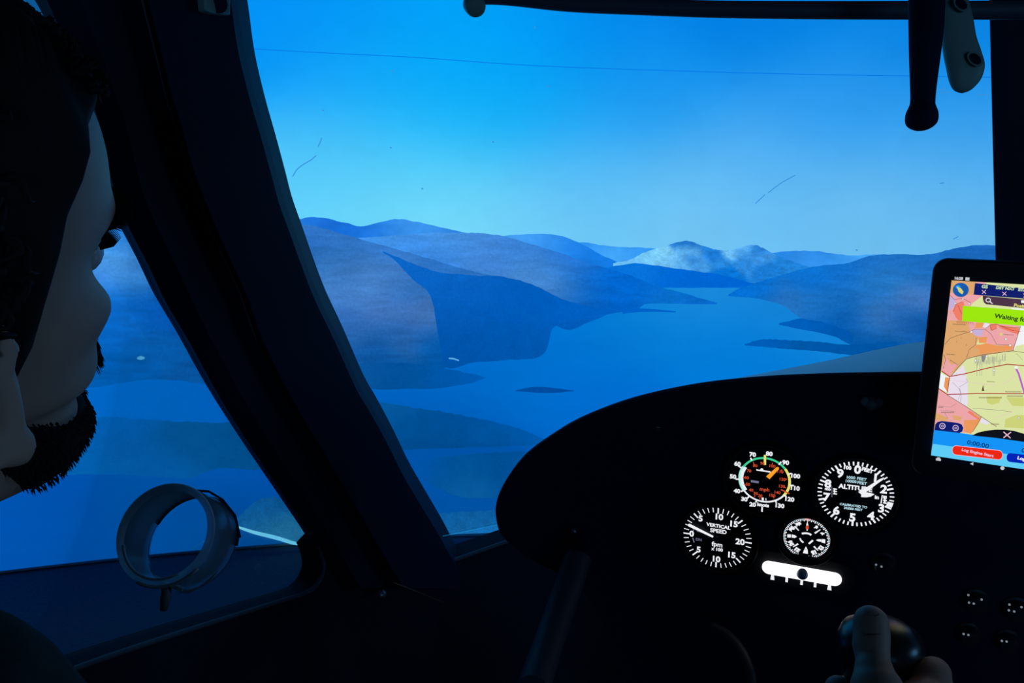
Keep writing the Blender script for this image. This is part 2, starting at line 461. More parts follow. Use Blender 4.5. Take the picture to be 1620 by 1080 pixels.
picture('hill', [(-350, 320), (60, 338), (150, 345), (230, 342), (330, 345), (440, 352), (470, 354), (500, 358), (560, 375), (620, 392), (700, 415), (760, 432), (810, 441), (850, 456), (880, 471), (905, 481), (935, 487), (965, 490)],
        [(-350, 612), (100, 614), (155, 612), (200, 604), (260, 600), (340, 609), (450, 614), (560, 613), (640, 614), (700, 584), (740, 570), (800, 566), (850, 562), (864, 548), (868, 520), (900, 506), (940, 497), (965, 491)],
        [(190, 375, (46, 122, 208)), (165, 410, (92, 150, 216)), (215, 400, (80, 142, 214)), (185, 425, (98, 152, 218)), (160, 434, (60, 120, 205)), (225, 424, (50, 115, 200)), (200, 441, (96, 150, 216)), (240, 436, (84, 142, 210)), (200, 456, (12, 98, 188)),
         (250, 470, (8, 92, 182)), (280, 500, (8, 90, 180)), (180, 520, (8, 98, 186)), (250, 550, (8, 92, 170)), (320, 590, (10, 86, 160)), (200, 580, (2, 88, 166)), (190, 490, (10, 100, 190)),
         (480, 385, (44, 96, 168)), (520, 370, (56, 108, 180)), (470, 365, (60, 115, 190)), (600, 398, (60, 115, 190)), (700, 423, (52, 108, 182)), (480, 420, (50, 105, 172)),
         (540, 420, (70, 112, 172)), (580, 425, (78, 116, 178)), (620, 435, (72, 112, 176)), (560, 460, (84, 122, 186)), (600, 455, (80, 118, 184)), (520, 465, (86, 124, 190)), (640, 455, (56, 104, 172)), (520, 495, (58, 100, 172)),
         (600, 490, (76, 108, 172)), (660, 500, (72, 106, 168)), (680, 508, (84, 108, 166)), (560, 520, (52, 98, 164)), (640, 530, (34, 88, 158)), (560, 548, (40, 90, 155)), (640, 546, (56, 98, 158)), (580, 565, (8, 76, 144)), (700, 565, (0, 80, 150)),
         (620, 580, (8, 78, 146)), (620, 600, (2, 74, 140)), (695, 532, (10, 86, 162)), (688, 550, (4, 82, 156)), (600, 556, (14, 80, 148)), (520, 450, (74, 116, 182)), (550, 445, (58, 104, 168)), (580, 448, (90, 130, 192)), (545, 405, (46, 100, 168)), (100, 480, (10, 92, 182)), (-200, 450, (30, 100, 185)), (430, 500, (30, 92, 170))],
        P_HILL, 'large near hill on the left of the screen', 6, 40, rough=(1.2, .08), sg=24)
picture('shaded_forest', [(606, 397), (645, 413), (690, 429), (740, 434.5), (810, 440), (850, 453.5), (880, 468.5), (905, 478.5), (935, 485), (968, 490)],
        [(606, 399), (625, 412), (640, 428), (655, 444), (678, 462), (686, 485), (690, 512), (696, 545), (704, 580), (745, 574), (800, 569), (850, 565), (866, 551), (872, 522), (900, 509), (940, 500), (968, 493)],
        [(650, 425, (14, 96, 184)), (700, 450, (0, 88, 178)), (760, 470, (0, 87, 174)), (720, 540, (0, 78, 156)), (830, 480, (0, 86, 173)), (820, 540, (0, 82, 160)), (900, 490, (0, 90, 180)), (705, 500, (6, 84, 166)), (720, 445, (20, 98, 184))],
        P_WOOD, 'wooded slope on the near hill, darkened by shade in the picture', 5, 18, rough=(1.5, .1), sg=40)  # shade on the wooded flank is put into these picture colours
picture('spit', [(520, 578), (560, 576), (640, 574), (700, 582), (750, 592), (769, 597)], [(520, 613), (560, 613), (640, 615), (690, 614), (735, 608), (769, 598)],
        [(560, 590, (10, 80, 146)), (640, 600, (2, 76, 142)), (700, 596, (0, 82, 156)), (750, 598, (0, 86, 166))], P_WOOD, 'low wooded spit below the near hill', 5, 6, rough=(1.5, .1))
picture('hill', [(1152, 466), (1170, 456), (1200, 446), (1240, 434), (1290, 421), (1340, 416), (1375, 405), (1410, 402), (1470, 402), (1510, 393), (1540, 388), (1570, 388), (1620, 392), (2500, 380)],
        [(1152, 468), (1190, 471), (1215, 476), (1240, 484), (1262, 500), (1300, 523), (1325, 534), (1345, 545), (1400, 556), (1460, 560), (2500, 590)],
        [(1200, 460, (4, 104, 195)), (1280, 440, (14, 106, 192)), (1330, 425, (20, 105, 190)), (1380, 415, (32, 104, 182)), (1450, 415, (34, 104, 180)), (1540, 400, (30, 96, 172)), (1560, 410, (35, 100, 175)),
         (1400, 440, (44, 114, 182)), (1380, 460, (36, 108, 182)), (1330, 470, (26, 102, 178)), (1240, 472, (44, 105, 175)), (1300, 485, (18, 94, 166)), (1290, 490, (50, 118, 190)), (1440, 478, (76, 112, 172)), (1460, 470, (82, 116, 182)), (1390, 494, (64, 108, 170)), (1420, 500, (30, 90, 160)),
         (1450, 508, (8, 76, 150)), (1350, 505, (8, 86, 162)), (1370, 517, (84, 118, 180)), (1350, 524, (6, 82, 158)), (1420, 517, (66, 104, 166)), (1440, 523, (10, 80, 152)), (1320, 530, (0, 82, 158)), (1400, 540, (0, 80, 150)), (1360, 537, (0, 82, 156)), (1345, 545, (0, 81, 155)), (1300, 512, (4, 88, 168)), (1330, 515, (6, 88, 166)), (1375, 552, (0, 80, 152)),
         (1470, 440, (36, 104, 174)), (1600, 450, (30, 95, 165)), (2200, 460, (26, 96, 168))], P_HILL, 'hill on the right bank of the lake', 6, 22, rough=(1.0, .1), sg=22)
picture('spit', [(1232, 512), (1262, 504), (1300, 509), (1335, 520), (1350, 530)], [(1232, 513), (1262, 520), (1300, 527), (1335, 536), (1350, 540)], [(1270, 512, (0, 88, 172)), (1330, 528, (0, 82, 160))], P_WOOD, step=4, rows=4, rough=(1.2, .1))
picture('spit', [(1178, 544), (1205, 537), (1250, 538), (1300, 541), (1340, 545), (1420, 540)], [(1178, 545.5), (1200, 548), (1260, 553), (1300, 556), (1340, 561), (1420, 566)],
        [(1200, 542, (0, 88, 170)), (1280, 547, (0, 82, 156)), (1350, 552, (0, 80, 152))], P_WOOD, 'thin wooded spit on the right bank', 4, 5, rough=(1.4, .2))
picture('island', [(816, 617.5), (835, 613), (855, 611.5), (880, 614), (908, 617.5)], [(816, 618.5), (850, 621), (880, 621), (908, 618.5)], [(860, 616, (0, 72, 148))], P_WOOD, 'small flat island in the lake', 4, 3)
picture('island', [(955, 647), (975, 645), (1000, 649)], [(955, 648), (975, 649), (1000, 650)], [(970, 647, (0, 92, 186))], P_WOOD, step=4, rows=2)
picture('island', [(-350, 650), (60, 660), (160, 659), (250, 664), (320, 668), (380, 666), (520, 640), (560, 632), (582, 634), (640, 642), (720, 655), (780, 667), (830, 681), (870, 698), (905, 706)],
        [(-350, 745), (60, 752), (160, 750), (230, 752), (300, 756), (345, 741), (420, 742), (520, 718), (620, 712), (700, 709), (800, 706), (850, 704), (905, 708)],
        [(180, 680, (2, 92, 170)), (200, 700, (4, 86, 156)), (300, 700, (4, 82, 144)), (380, 700, (2, 80, 140)), (250, 740, (4, 90, 160)), (170, 740, (4, 92, 165)), (600, 650, (6, 86, 150)), (640, 680, (0, 78, 144)), (700, 690, (0, 76, 142)),
         (780, 690, (0, 80, 150)), (850, 697, (0, 86, 162)), (60, 700, (4, 90, 164))], P_WOOD, 'long wooded island across the near water', 6, 14, rough=(2.2, .12))
picture('island', [(640, 741), (660, 734), (690, 724), (760, 717), (820, 714), (900, 710), (960, 708)], [(640, 743), (660, 750), (690, 770), (730, 786), (780, 787), (830, 781), (900, 770), (960, 760)],
        [(660, 742, (0, 86, 168)), (720, 750, (0, 84, 152)), (800, 750, (0, 80, 148)), (740, 775, (14, 94, 160)), (850, 745, (0, 86, 158))], P_WOOD, 'nearer wooded island below the long one', 5, 8, rough=(1.8, .1))
picture('shore', [(600, 816), (660, 812), (700, 811), (740, 809), (790, 806), (850, 798), (1000, 795), (1300, 800)], None,
        [(700, 825, (10, 92, 158)), (720, 842, (30, 104, 166)), (780, 825, (12, 90, 154)), (780, 842, (30, 104, 164)), (850, 830, (10, 88, 150)), (1200, 860, (8, 80, 140))], P_SHORE, 'grassy near shore at the foot of the screen', 4, 10, rough=(2.5, .2))
picture('shore', [(300, 868), (330, 850), (360, 835), (385, 810), (405, 792), (430, 786), (480, 800), (560, 812), (640, 815)], [(300, 870), (345, 846), (385, 836), (440, 850), (482, 863), (560, 868), (640, 868)],
        [(350, 850, (10, 82, 150)), (400, 810, (14, 88, 150)), (420, 830, (30, 100, 148)), (450, 840, (44, 112, 150)), (430, 800, (12, 84, 146)), (480, 850, (30, 96, 140))], P_SHORE, 'green bank beside the pale road', 4, 12, rough=(2.0, .25))
picture('road', [(378, 832), (400, 838.5), (440, 848), (465, 856), (490, 860.5)], [(378, 836), (400, 844), (440, 854.5), (465, 861.5), (490, 863)],
        [(385, 836, (140, 205, 240)), (430, 849, (118, 190, 232)), (470, 860, (130, 200, 238))], P_LINE, 'pale road along the near bank', 4, 3)
picture('house', [(217, 565), (223, 562.5), (229, 565)], [(217, 568), (224, 569.5), (229, 567)], [(223, 566, (95, 160, 205))], P_LINE, step=3, rows=2, smooth_edge=False)
picture('house', [(710, 565.5), (718, 566), (726, 569)], [(710, 567.5), (718, 568.5), (726, 571)], [(718, 567, (110, 165, 215))], P_LINE, step=4, rows=2, smooth_edge=False)

# seam and scuffs of the fabric
SEAM = mat('seam_thread', (6, 122, 232), emit=1.0)
SCUFF = mat('scuff_grey', (60, 148, 222), emit=1.0)


def mark(pts, w):
    g = MB(); lift = .0016 * (LAYER[0] + 2); P = [on_screen(x, y, lift) for x, y in spline([(x, y, 0) for x, y in pts], 6) for _ in (0,)] if False else []
    for p in spline([(x, y, 0) for x, y in pts], 6): P.append(on_screen(p.x, p.y, lift))
    g.tube(P, w, 6)
    return g


mark([(-300, 40), (200, 64), (380, 76), (520, 84), (660, 91), (850, 104), (1100, 113), (1300, 118), (1560, 122), (1900, 128), (2400, 135)], .0009).build('seam', SEAM, screen, smooth=True)
for pts in ([(463, 279), (470, 268), (480, 260), (492, 253), (500, 246)], [(503, 232), (507, 224), (509, 218)], [(1215, 305), (1235, 290), (1258, 277)], [(1195, 322), (1210, 308)],
            [(1484, 141), (1496, 141)], [(1487, 147), (1502, 146)], [(1548, 150), (1562, 150)], [(1487, 290), (1494, 289)], [(1508, 378), (1516, 374)]):
    mark(pts, .0013).build('scuff', SCUFF, screen, smooth=True)
for x, y in ((510, 174), (617, 233), (667, 298), (779, 224), (845, 43), (1354, 395), (866, 136), (620, 112)):
    mark([(x, y), (x + 2.5, y + 1)], .002).build('speck', SCUFF, screen, smooth=True)

# ------------------------------------------------------------------ the cockpit shell
cock = thing('cockpit_shell', 'dark cockpit shell with slanted left pillar, door sill and grey nose', 'cockpit', (.1, .5, 0))
LX = -.60                                    # plane of the left door


def row_x(pts, y): return interp_s(sorted([(b, a) for a, b in pts]), y)


EDGE_L = [(-40, -160), (36, -60), (74, 0), (90, 35), (104, 64), (126, 112), (146, 162), (162, 215), (178, 290), (197, 345), (235, 420), (262, 477), (299, 540), (340, 615), (367, 660), (405, 719), (419, 740), (500, 860), (512, 880), (540, 930)]
RIDGE = [(186, -160), (212, -60), (225, 0), (235, 40), (250, 100), (262, 150), (275, 190), (297, 270), (320, 330), (350, 400), (380, 465), (405, 535), (450, 625), (520, 745), (590, 865), (628, 930)]
EDGE_R = [(340, -160), (355, -60), (365, 0), (376, 76), (394, 152), (412, 214), (430, 279), (441, 320), (458, 367), (480, 428), (499, 476), (527, 534), (566, 620), (582, 646), (612, 700), (640, 756), (673, 811), (697, 851), (714, 882), (742, 930)]
OUT = V((-.045, .03, 0))
r1, r2 = [], []
for k in range(73):
    y = -150 + 1080 * k / 72
    xl, xm, xr = row_x(EDGE_L, y), row_x(RIDGE, y), row_x(EDGE_R, y)
    L = at(xl, y, X=LX); Mm = at(xm, y, X=LX + .035); Rr = at(xr, y, X=LX + .083)
    bul = at(xl + (xm - xl) * .35, y, X=LX + .03)
    m2 = at(xm + 16, y, X=LX + .02)
    r1.append([L, bul, Mm, m2, m2 + OUT * .9, L + OUT])
    b2 = at(xm + 10, y, X=LX + .062); b3 = at(xm + (xr - xm) * .92, y, X=LX + .082)
    r2.append([Mm + V((.0, .004, 0)), b2, b3, Rr, Rr + V((-.02, .05, 0)), Mm + V((-.03, .06, 0))])
g = MB(); g.loft(r1); g.build('door_frame', TUBE, cock, smooth=True, auto=25)
g = MB(); g.loft(r2); g.build('windshield_pillar', TUBE, cock, smooth=True, auto=25)
# thin paler strip standing in for the faint highlight along the ridge
g = MB(); g.tube([at(row_x(RIDGE, y), y, X=LX + .037) for y in range(-40, 560, 20)], .0011, 6); g.build('ridge_highlight', RUBBER, cock, smooth=True)
# bracket at the top of the pillar
g = MB()
bx = [at(322, -14, X=LX + .09), at(325, 17, X=LX + .09), at(338, 21, X=LX + .09), at(365, 24, X=LX + .09), at(366, -14, X=LX + .09)]
g.prism(bx, V((-.012, .004, 0)))
b = g.build('bracket', GREENM, cock, bevel=.002)
g = MB(); c0 = at(345, 6, X=LX + .0905); dn = (CAM - c0).normalized()
g.tube([c0 - dn * .004, c0 + dn * .003], .008, 16); g.build('bolt', BLACK, b, smooth=True, auto=30)

# door panel below the side window, on the plane of the left door
SILL = [(-160, 1160), (-60, 1122), (60, 1080), (150, 1046), (250, 1012), (350, 980), (440, 952), (478, 940), (496, 930), (507, 915), (512, 896), (508, 876), (503, 864)]
sill = [at(p.x, p.y, X=LX) for p in spline([(x, y, 0) for x, y in SILL], 5)]
poly = [V((LX, -.55, .97))] + [V((LX, -.30, sill[0].z + .06))] + sill + [V((LX, .93, .76)), V((LX, .93, .16)), V((LX, -.55, .16))]
g = MB(); g.prism(poly, V((-.035, 0, 0))); g.build('door_panel', SHELL, cock)
g = MB(); g.tube([V((LX + .002, -.30, sill[0].z + .06))] + sill, .0030, 8); g.build('window_seal', RUBBER, cock, smooth=True)
# fuselage side ahead of the door, with the sill of the windshield
S1, S2 = at(716, 886, X=LX + .075), None
S2 = at(803, 856, Z=S1.z)
d_ = (S2 - S1); S3 = S1 + d_ * 3.2
S0 = V((LX, .86, S1.z + .02))
top = [S0, S1 - d_ * .35, S1, S2, S3]
base = [V((p.x * 1.0, p.y, .16)) for p in top]
g = MB(); off = V((-.03, .03, 0))
rings = [[t, b_, b_ + off, t + off] for t, b_ in zip(top, base)]
g.loft(rings); g.build('fuselage_side', SHELL, cock)
g = MB(); g.tube(spline([at(697, 851, X=LX + .075), at(714, 881, X=LX + .076), S1 + d_ * .06, S2, S3], 6), .0035, 8); g.build('windshield_seal', RUBBER, cock, smooth=True)
# footwell: floor and bulkhead
g = MB(); g.box((LX - .02, -.55, .12), (1.15, 1.36, .16)); g.build('cockpit_floor', SHELL, cock)
g = MB(); g.box((S3.x - .05, 1.33, .16), (1.1, 1.36, .60)); g.build('bulkhead', SHELL, cock)
g = MB(); g.box((1.12, -.55, .16), (1.15, .95, .80)); g.build('right_door_panel', SHELL, cock)
# skids that carry the shell on the floor
for x in (-.35, .85):
    g = MB(); g.box((x - .05, -.5, 0), (x + .05, 1.3, .125)); g.build('skid', BLACK, cock, bevel=.006)
# nose cowling
CW = [(1000, 630), (1100, 612), (1160, 599), (1300, 572), (1460, 540)]
cp = [at(x, y, Y=1.75) for x, y in CW]
half = [V((cp[0].x - .10, 1.75, .25)), V((cp[0].x - .09, 1.75, cp[0].z - .16)), V((cp[0].x - .05, 1.75, cp[0].z - .05))] + cp
cx = .42
half = spline([p for p in half if p.x < cx - .05] + [V((cx, 1.75, cp[-1].z + .03))], 6)
sec = half + [V((2 * cx - p.x, p.y, p.z)) for p in reversed(half[:-1])]
rings = []
for Y, k, dz in ((1.90, .78, -.10), (1.88, .88, -.05), (1.83, .95, -.02), (1.75, 1.0, 0), (1.55, 1.01, 0), (1.37, 1.0, -.01)):
    rings.append([V((cx + (p.x - cx) * k, Y, .25 + (p.z + dz - .25) * (1 if k == 1 else (k + 1) / 2))) for p in sec])
g = MB(); g.loft(rings); g.build('nose_cowling', COWL, cock, smooth=True, auto=60)
# right-hand post of the windshield, and roof
pl, pr = [], []
rings = []
for k in range(13):
    y = -80 + 700 * k / 12
    x = interp([(-80, 1563), (0, 1565), (410, 1575), (620, 1581)], y)
    p = at(x, y, Y=.98)
    rings.append([p, p + V((.012, -.012, 0)), p + V((.145, -.012, 0)), p + V((.157, 0, 0)), p + V((.15, .04, 0)), p + V((.008, .04, 0))])
g = MB(); g.loft(rings); g.build('windshield_post', TUBE, cock, smooth=True, auto=30)
g = MB()
Ptop = at(300, -60, X=LX + .03)
g.prism([V((LX - .05, Ptop.y - .05, 1.465)), V((LX - .05, -.7, 1.62)), V((1.2, -.7, 1.62)), V((1.2, 1.0, 1.43)), V((-.38, 1.0, 1.43))], V((0, 0, .03)))
g.build('roof', SHELL, cock)
g = MB(); g.prism([V((LX - .03, -.55, .95)), V((LX - .03, -.55, 1.60)), V((LX - .03, -.45, 1.59)), V((LX - .03, -.40, .95))], V((.03, 0, 0))); g.build('rear_door_post', TUBE, cock)
for pts in ([V((1.13, -.5, .8)), V((1.13, -.5, 1.62))], [V((1.13, .95, .75)), V((1.13, .93, 1.43))]):
    g = MB(); g.tube(pts, .03, 10); g.build('right_door_post', TUBE, cock, smooth=True)

# panes
g = MB()
wl = [at(row_x(EDGE_L, y) + 4, y, X=LX - .012) for y in range(-55, 880, 25)]
g.prism([V((LX - .012, -.45, 1.0)), V((LX - .012, -.45, 1.55))] + wl + [at(p.x, p.y + 4, X=LX - .012) for p in reversed(spline([(x, y, 0) for x, y in SILL[:-2]], 3))], V((-.003, 0, 0)))
w1 = struct(g.build('window_1', PANE))
g = MB()
wr = [at(row_x(EDGE_R, y) - 4, y, X=LX + .072) for y in range(-50, 880, 30)]
fr = []
for i, p in enumerate(wr):
    t = i / (len(wr) - 1)
    q1 = V((-.15, 1.24 - .02 * (1 - t), p.z)); q2 = V((.55, 1.26, p.z)); q1.y = max(1.02 + .18 * t, p.y + .06); q2.y = q1.y + .02
    fr.append([p, q1.lerp(p, .5) + V((-.03, .03, 0)), q1, q1.lerp(q2, .5), q2])
g.loft([[v for v in r] + [v + V((0, .003, 0)) for v in reversed(r)] for r in fr])
struct(g.build('window_2', PANE, smooth=True, auto=30))

# ------------------------------------------------------------------ overhead tube, lever, handle
t = thing('overhead_tube', 'dark horizontal tube across the top of the windshield with a rounded end knob', 'tube', at(750, 10, Y=.88))
g = MB(); g.tube(spline([at(742, -5, Y=.88), at(800, -4, Y=.88), at(900, 6, Y=.88), at(1020, 11, Y=.88), at(1150, 15, Y=.88), at(1350, 16.5, Y=.88), at(1640, 16, Y=.89)], 5), .0082, 14)
g.build('tube', mat('blue_grey_tube', (84, 94, 106), .5), t, smooth=True, auto=50)
g = MB(); c0 = at(751, 9, Y=.86); dv = (CAM - c0).normalized()
M_ = Matrix.Translation(c0) @ V((0.5, -.8, -.25)).normalized().to_track_quat('Z', 'Y').to_matrix().to_4x4()
g.lathe([(.001, -.018), (.010, -.016), (.0115, -.010), (.0115, .004), (.0105, .009), (.006, .012), (.001, .0125)], M_, 24)
g.build('end_knob', GREENM, t, smooth=True, auto=40)
g = MB(); g.tube([c0 + V((-.006, .012, .006)), c0 + V((-.012, .02, .03))], .008, 12); g.build('clamp', BLACK, t, smooth=True)

t = thing('overhead_lever', 'black tapered lever with a round knob hanging from the cockpit roof', 'lever', at(1460, 0, D=.62))
g = MB()
ax = [(1470, -262, 29), (1467, -60, 27), (1466, 0, 26.5), (1465, 50, 25), (1463, 90, 22.5), (1461, 130, 19.5), (1460, 155, 18), (1459, 168, 18.5)]
g.tube([at(p.x, p.y, D=.62) for p in spline(ax, 4)], [p.z * .62 / F for p in spline(ax, 4)], 28)
g.build('shaft', BLACK, t, smooth=True, auto=60)
g = MB()
ax = [(1459.5, 163, 17.5), (1459, 170, 20), (1458.5, 178, 23), (1458, 187, 24), (1458, 195, 22.5), (1458, 201, 17), (1458, 205, 9), (1458, 206, 1)]
g.tube([at(p.x, p.y, D=.62) for p in spline(ax, 4)], [max(p.z, .5) * .62 / F for p in spline(ax, 4)], 32)
g.build('knob', BLACK, t, smooth=True)

t = thing('grab_handle', 'grey-green grab handle with recessed bolts beside the black lever', 'handle', at(1525, 0, D=.70))
g = MB(); D_ = .70
edg = [(-255, 1477, 1513), (-60, 1484, 1520), (0, 1489, 1531), (30, 1490, 1538), (60, 1491, 1543), (85, 1494, 1551), (105, 1498, 1556), (125, 1502, 1551), (138, 1507, 1541), (144, 1513, 1533), (147, 1520, 1524)]
axl = [((p.y + p.z) / 2, p.x, (p.z - p.y) / 2) for p in spline(edg, 5)]
rings = []
ex, ey = MW @ V((1, 0, 0)), MW @ V((0, 0, 1))
for x, y, w in axl:
    c0 = at(x, y, D=D_); w_ = w * D_ / F
    ring = []
    for k in range(20):
        q = 2 * PI * k / 20
        ring.append(c0 + ex * w_ * math.cos(q) * abs(math.cos(q)) ** -.25 + ey * (w_ * .62) * math.sin(q)) if abs(math.cos(q)) > .05 else ring.append(c0 + ey * (w_ * .62) * math.sin(q))
    rings.append(ring)
g.loft(rings); g.build('grip', GREENM, t, smooth=True)
for (x, y) in ((1521, 6), (1543, 93)):
    c0 = at(x, y, D=D_ - .016); q = (CAM - c0).normalized()
    g = MB(); g.tube([c0 - q * .012, c0 + q * .0015], .0046, 18, flat=1.7); o = g.build('bolt_recess', RIM if False else GREENM, t, smooth=True, auto=40)
    g = MB(); g.tube([c0, c0 + q * .0022], .0032, 18, flat=1.8); g.build('bolt', BLACK, o)

# ------------------------------------------------------------------ clear air scoop in the side window
t = thing('air_scoop', 'clear plastic round air scoop set into the left side window', 'air vent', at(270, 850, X=LX))


def ell(cx, cy, a, b, ang, D, n=48, s=1.0, sh=(0, 0)):
    out = []
    for k in range(n):
        q = 2 * PI * k / n; u = a * s * math.cos(q); v = b * s * math.sin(q); c_, s_ = math.cos(ang), math.sin(ang)
        out.append(at(cx + sh[0] + u * c_ - v * s_, cy + sh[1] + u * s_ + v * c_, D=D))
    return out


ang = math.radians(-52)
FR = (262, 846); BK = (306, 860)
D0, D1 = .66, .715
g = MB()
rings = [ell(*FR, 86, 72, ang, D0), ell(*FR, 86.5, 72.5, ang, D0 + .004), ell(FR[0] + 22, FR[1] + 7, 83, 68, ang, (D0 + D1) / 2), ell(*BK, 80, 64, ang, D1), ell(*BK, 78, 62, ang, D1), ell(FR[0] + 22, FR[1] + 7, 80, 65, ang, (D0 + D1) / 2), ell(*FR, 82, 68, ang, D0 + .004)]
g.loft(rings + [rings[0]], caps=False); g.build('tube', SCOOP, t, smooth=True, auto=40)
g = MB()
rings = [ell(*FR, 87, 73, ang, D0 - .001), ell(*FR, 87, 73, ang, D0 + .006), ell(*FR, 75, 60, ang, D0 + .006), ell(*FR, 75, 60, ang, D0 - .001)]
RIMC = frosted('frosted_rim', (240, 243, 245), .62)
g.loft(rings + [rings[0]], caps=False); g.build('flange', RIMC, t, smooth=True, auto=40)
g = MB(); rings = ell(*BK, 80, 64, ang, D1); g.tube(rings[-13:] + rings[:9], .0012, 6); g.build('rear_lip', BLACK, t, smooth=True)
g = MB(); g.tube(ell(*FR, 75.5, 60.5, ang, D0)[16:31], .0012, 6); g.tube(ell(*FR, 87, 73, ang, D0)[13:24], .0016, 6); g.build('front_lip', RIM, t, smooth=True)
g = MB(); g.tube([at(292, 775, D=.67), at(330, 777, D=.69), at(352, 790, D=.7), at(372, 815, D=.705), at(380, 850, D=.705)], .0011, 6); g.build('wire_spring', BLACK, t, smooth=True)
g = MB(); g.prism([at(243, 912, D=.668), at(289, 931, D=.668), at(286, 936, D=.668), at(262, 926, D=.668)], ey * .004); g.prism([at(281, 938, D=.69), at(315, 928, D=.69), at(348, 900, D=.69), at(330, 922, D=.69), at(300, 938, D=.69)], ey * .003); g.build('flap', RIM, t)
g = MB(); g.tube([at(264, 926, D=.672), at(262, 945, D=.672), at(259, 965, D=.672)], [.004, .0042, .003], 10); g.build('peg', RIM if False else GREYP, t, smooth=True)

# ------------------------------------------------------------------ the instrument panel
pan = thing('instrument_panel', 'black mushroom-shaped instrument panel with glowing round gauges', 'instrument panel', (.35, PANEL_Y, .16))
PT = [(803, 856), (790, 838), (785, 815), (785, 800), (790, 780), (805, 752), (830, 720), (870, 690), (920, 661), (1000, 631), (1100, 609), (1200, 598), (1300, 593), (1400, 591), (1460, 590.5)]
pl = [at(p.x, p.y, Y=PANEL_Y) for p in spline([(x, y, 0) for x, y in PT], 5)]
pcx = .30
left = [p for p in pl if p.x < pcx - .02]
prof = left + [V((pcx, PANEL_Y, left[-1].z + .0015))] + [V((2 * pcx - p.x, p.y, p.z)) for p in reversed(left)]
low_l = [at(x, y, Y=PANEL_Y) for x, y in ((830, 880), (880, 905), (925, 935), (955, 985), (970, 1060))]
stem = [V((low_l[-1].x, PANEL_Y, .162))]
lowp = low_l + stem
poly = prof + [V((2 * pcx - p.x, p.y, p.z)) for p in lowp] + list(reversed(lowp))
g = MB(); g.prism(poly, V((0, .005, 0))); g.build('face_plate', BLACK, pan)
g = MB()
rings = []
for p in prof:
    c_ = V((pcx, PANEL_Y, .86)); o_ = (p - c_).normalized()
    a = p + o_ * .0
    rings.append([a + V((0, -.001, 0)), a + V((0, -.003, 0)) - o_ * .002, a + V((0, -.003, 0)) - o_ * .005, a - o_ * .006, a - o_ * .002 + V((0, .006, 0)), a + V((0, .006, 0))])
g.loft(rings); g.build('glareshield_lip', BLACK, pan, smooth=True, auto=50)


def pp(px, py, dy=0.0): return at(px, py, Y=PANEL_Y - dy)


def screw(px, py, r, m=STEEL, nm='screw'):
    c0 = pp(px, py); g = MB()
    M_ = Matrix.Translation(c0) @ Matrix.Rotation(PI / 2, 4, 'X')
    g.lathe([(r, 0), (r, .0015), (r * .7, .003), (r * .1, .0034)], M_, 20)
    o = g.build(nm, m, pan, smooth=True, auto=40)
    g = MB(); g.box((c0.x - r * .7, PANEL_Y - .0038, c0.z - r * .12), (c0.x + r * .7, PANEL_Y - .0031, c0.z + r * .12)); g.build('slot', BLACK, o)


screw(1041, 676, .0035); screw(908, 841, .0048)
# wing nut
c0 = pp(1378, 636); g = MB(); g.lathe([(.0065, 0), (.0065, .006), (.004, .010), (.001, .0105)], Matrix.Translation(c0) @ Matrix.Rotation(PI / 2, 4, 'X'), 18)
for s_ in (-1, 1): g.ball(c0 + V((s_ * .0065, -.008, .003)), (.004, .002, .005), 12)
g.build('wing_nut', GREYP, pan, smooth=True, auto=50)


# ---- flat printed marks: text and polygons laid on a plane
def text_mesh(g, body, size, place, mi=0, bold=0.0, align='CENTER', rot=0.0, sx=1.0):
    cu = bpy.data.curves.new('t', 'FONT'); cu.body = body; cu.size = size; cu.align_x = align; cu.align_y = 'CENTER'
    cu.offset = bold; cu.resolution_u = 3
    ob = bpy.data.objects.new('t', cu); col.objects.link(ob)
    dg = bpy.context.evaluated_depsgraph_get(); dg.update()
    me = bpy.data.meshes.new_from_object(ob.evaluated_get(dg))
    c_, s_ = math.cos(rot), math.sin(rot)
    vs = []
    for v in me.vertices:
        x, y = v.co.x * sx, v.co.y
        vs.append(place(x * c_ - y * s_, x * s_ + y * c_))
    if vs: g.add(vs, [tuple(p.vertices) for p in me.polygons], mi)
    bpy.data.objects.remove(ob); bpy.data.curves.remove(cu); bpy.data.meshes.remove(me)


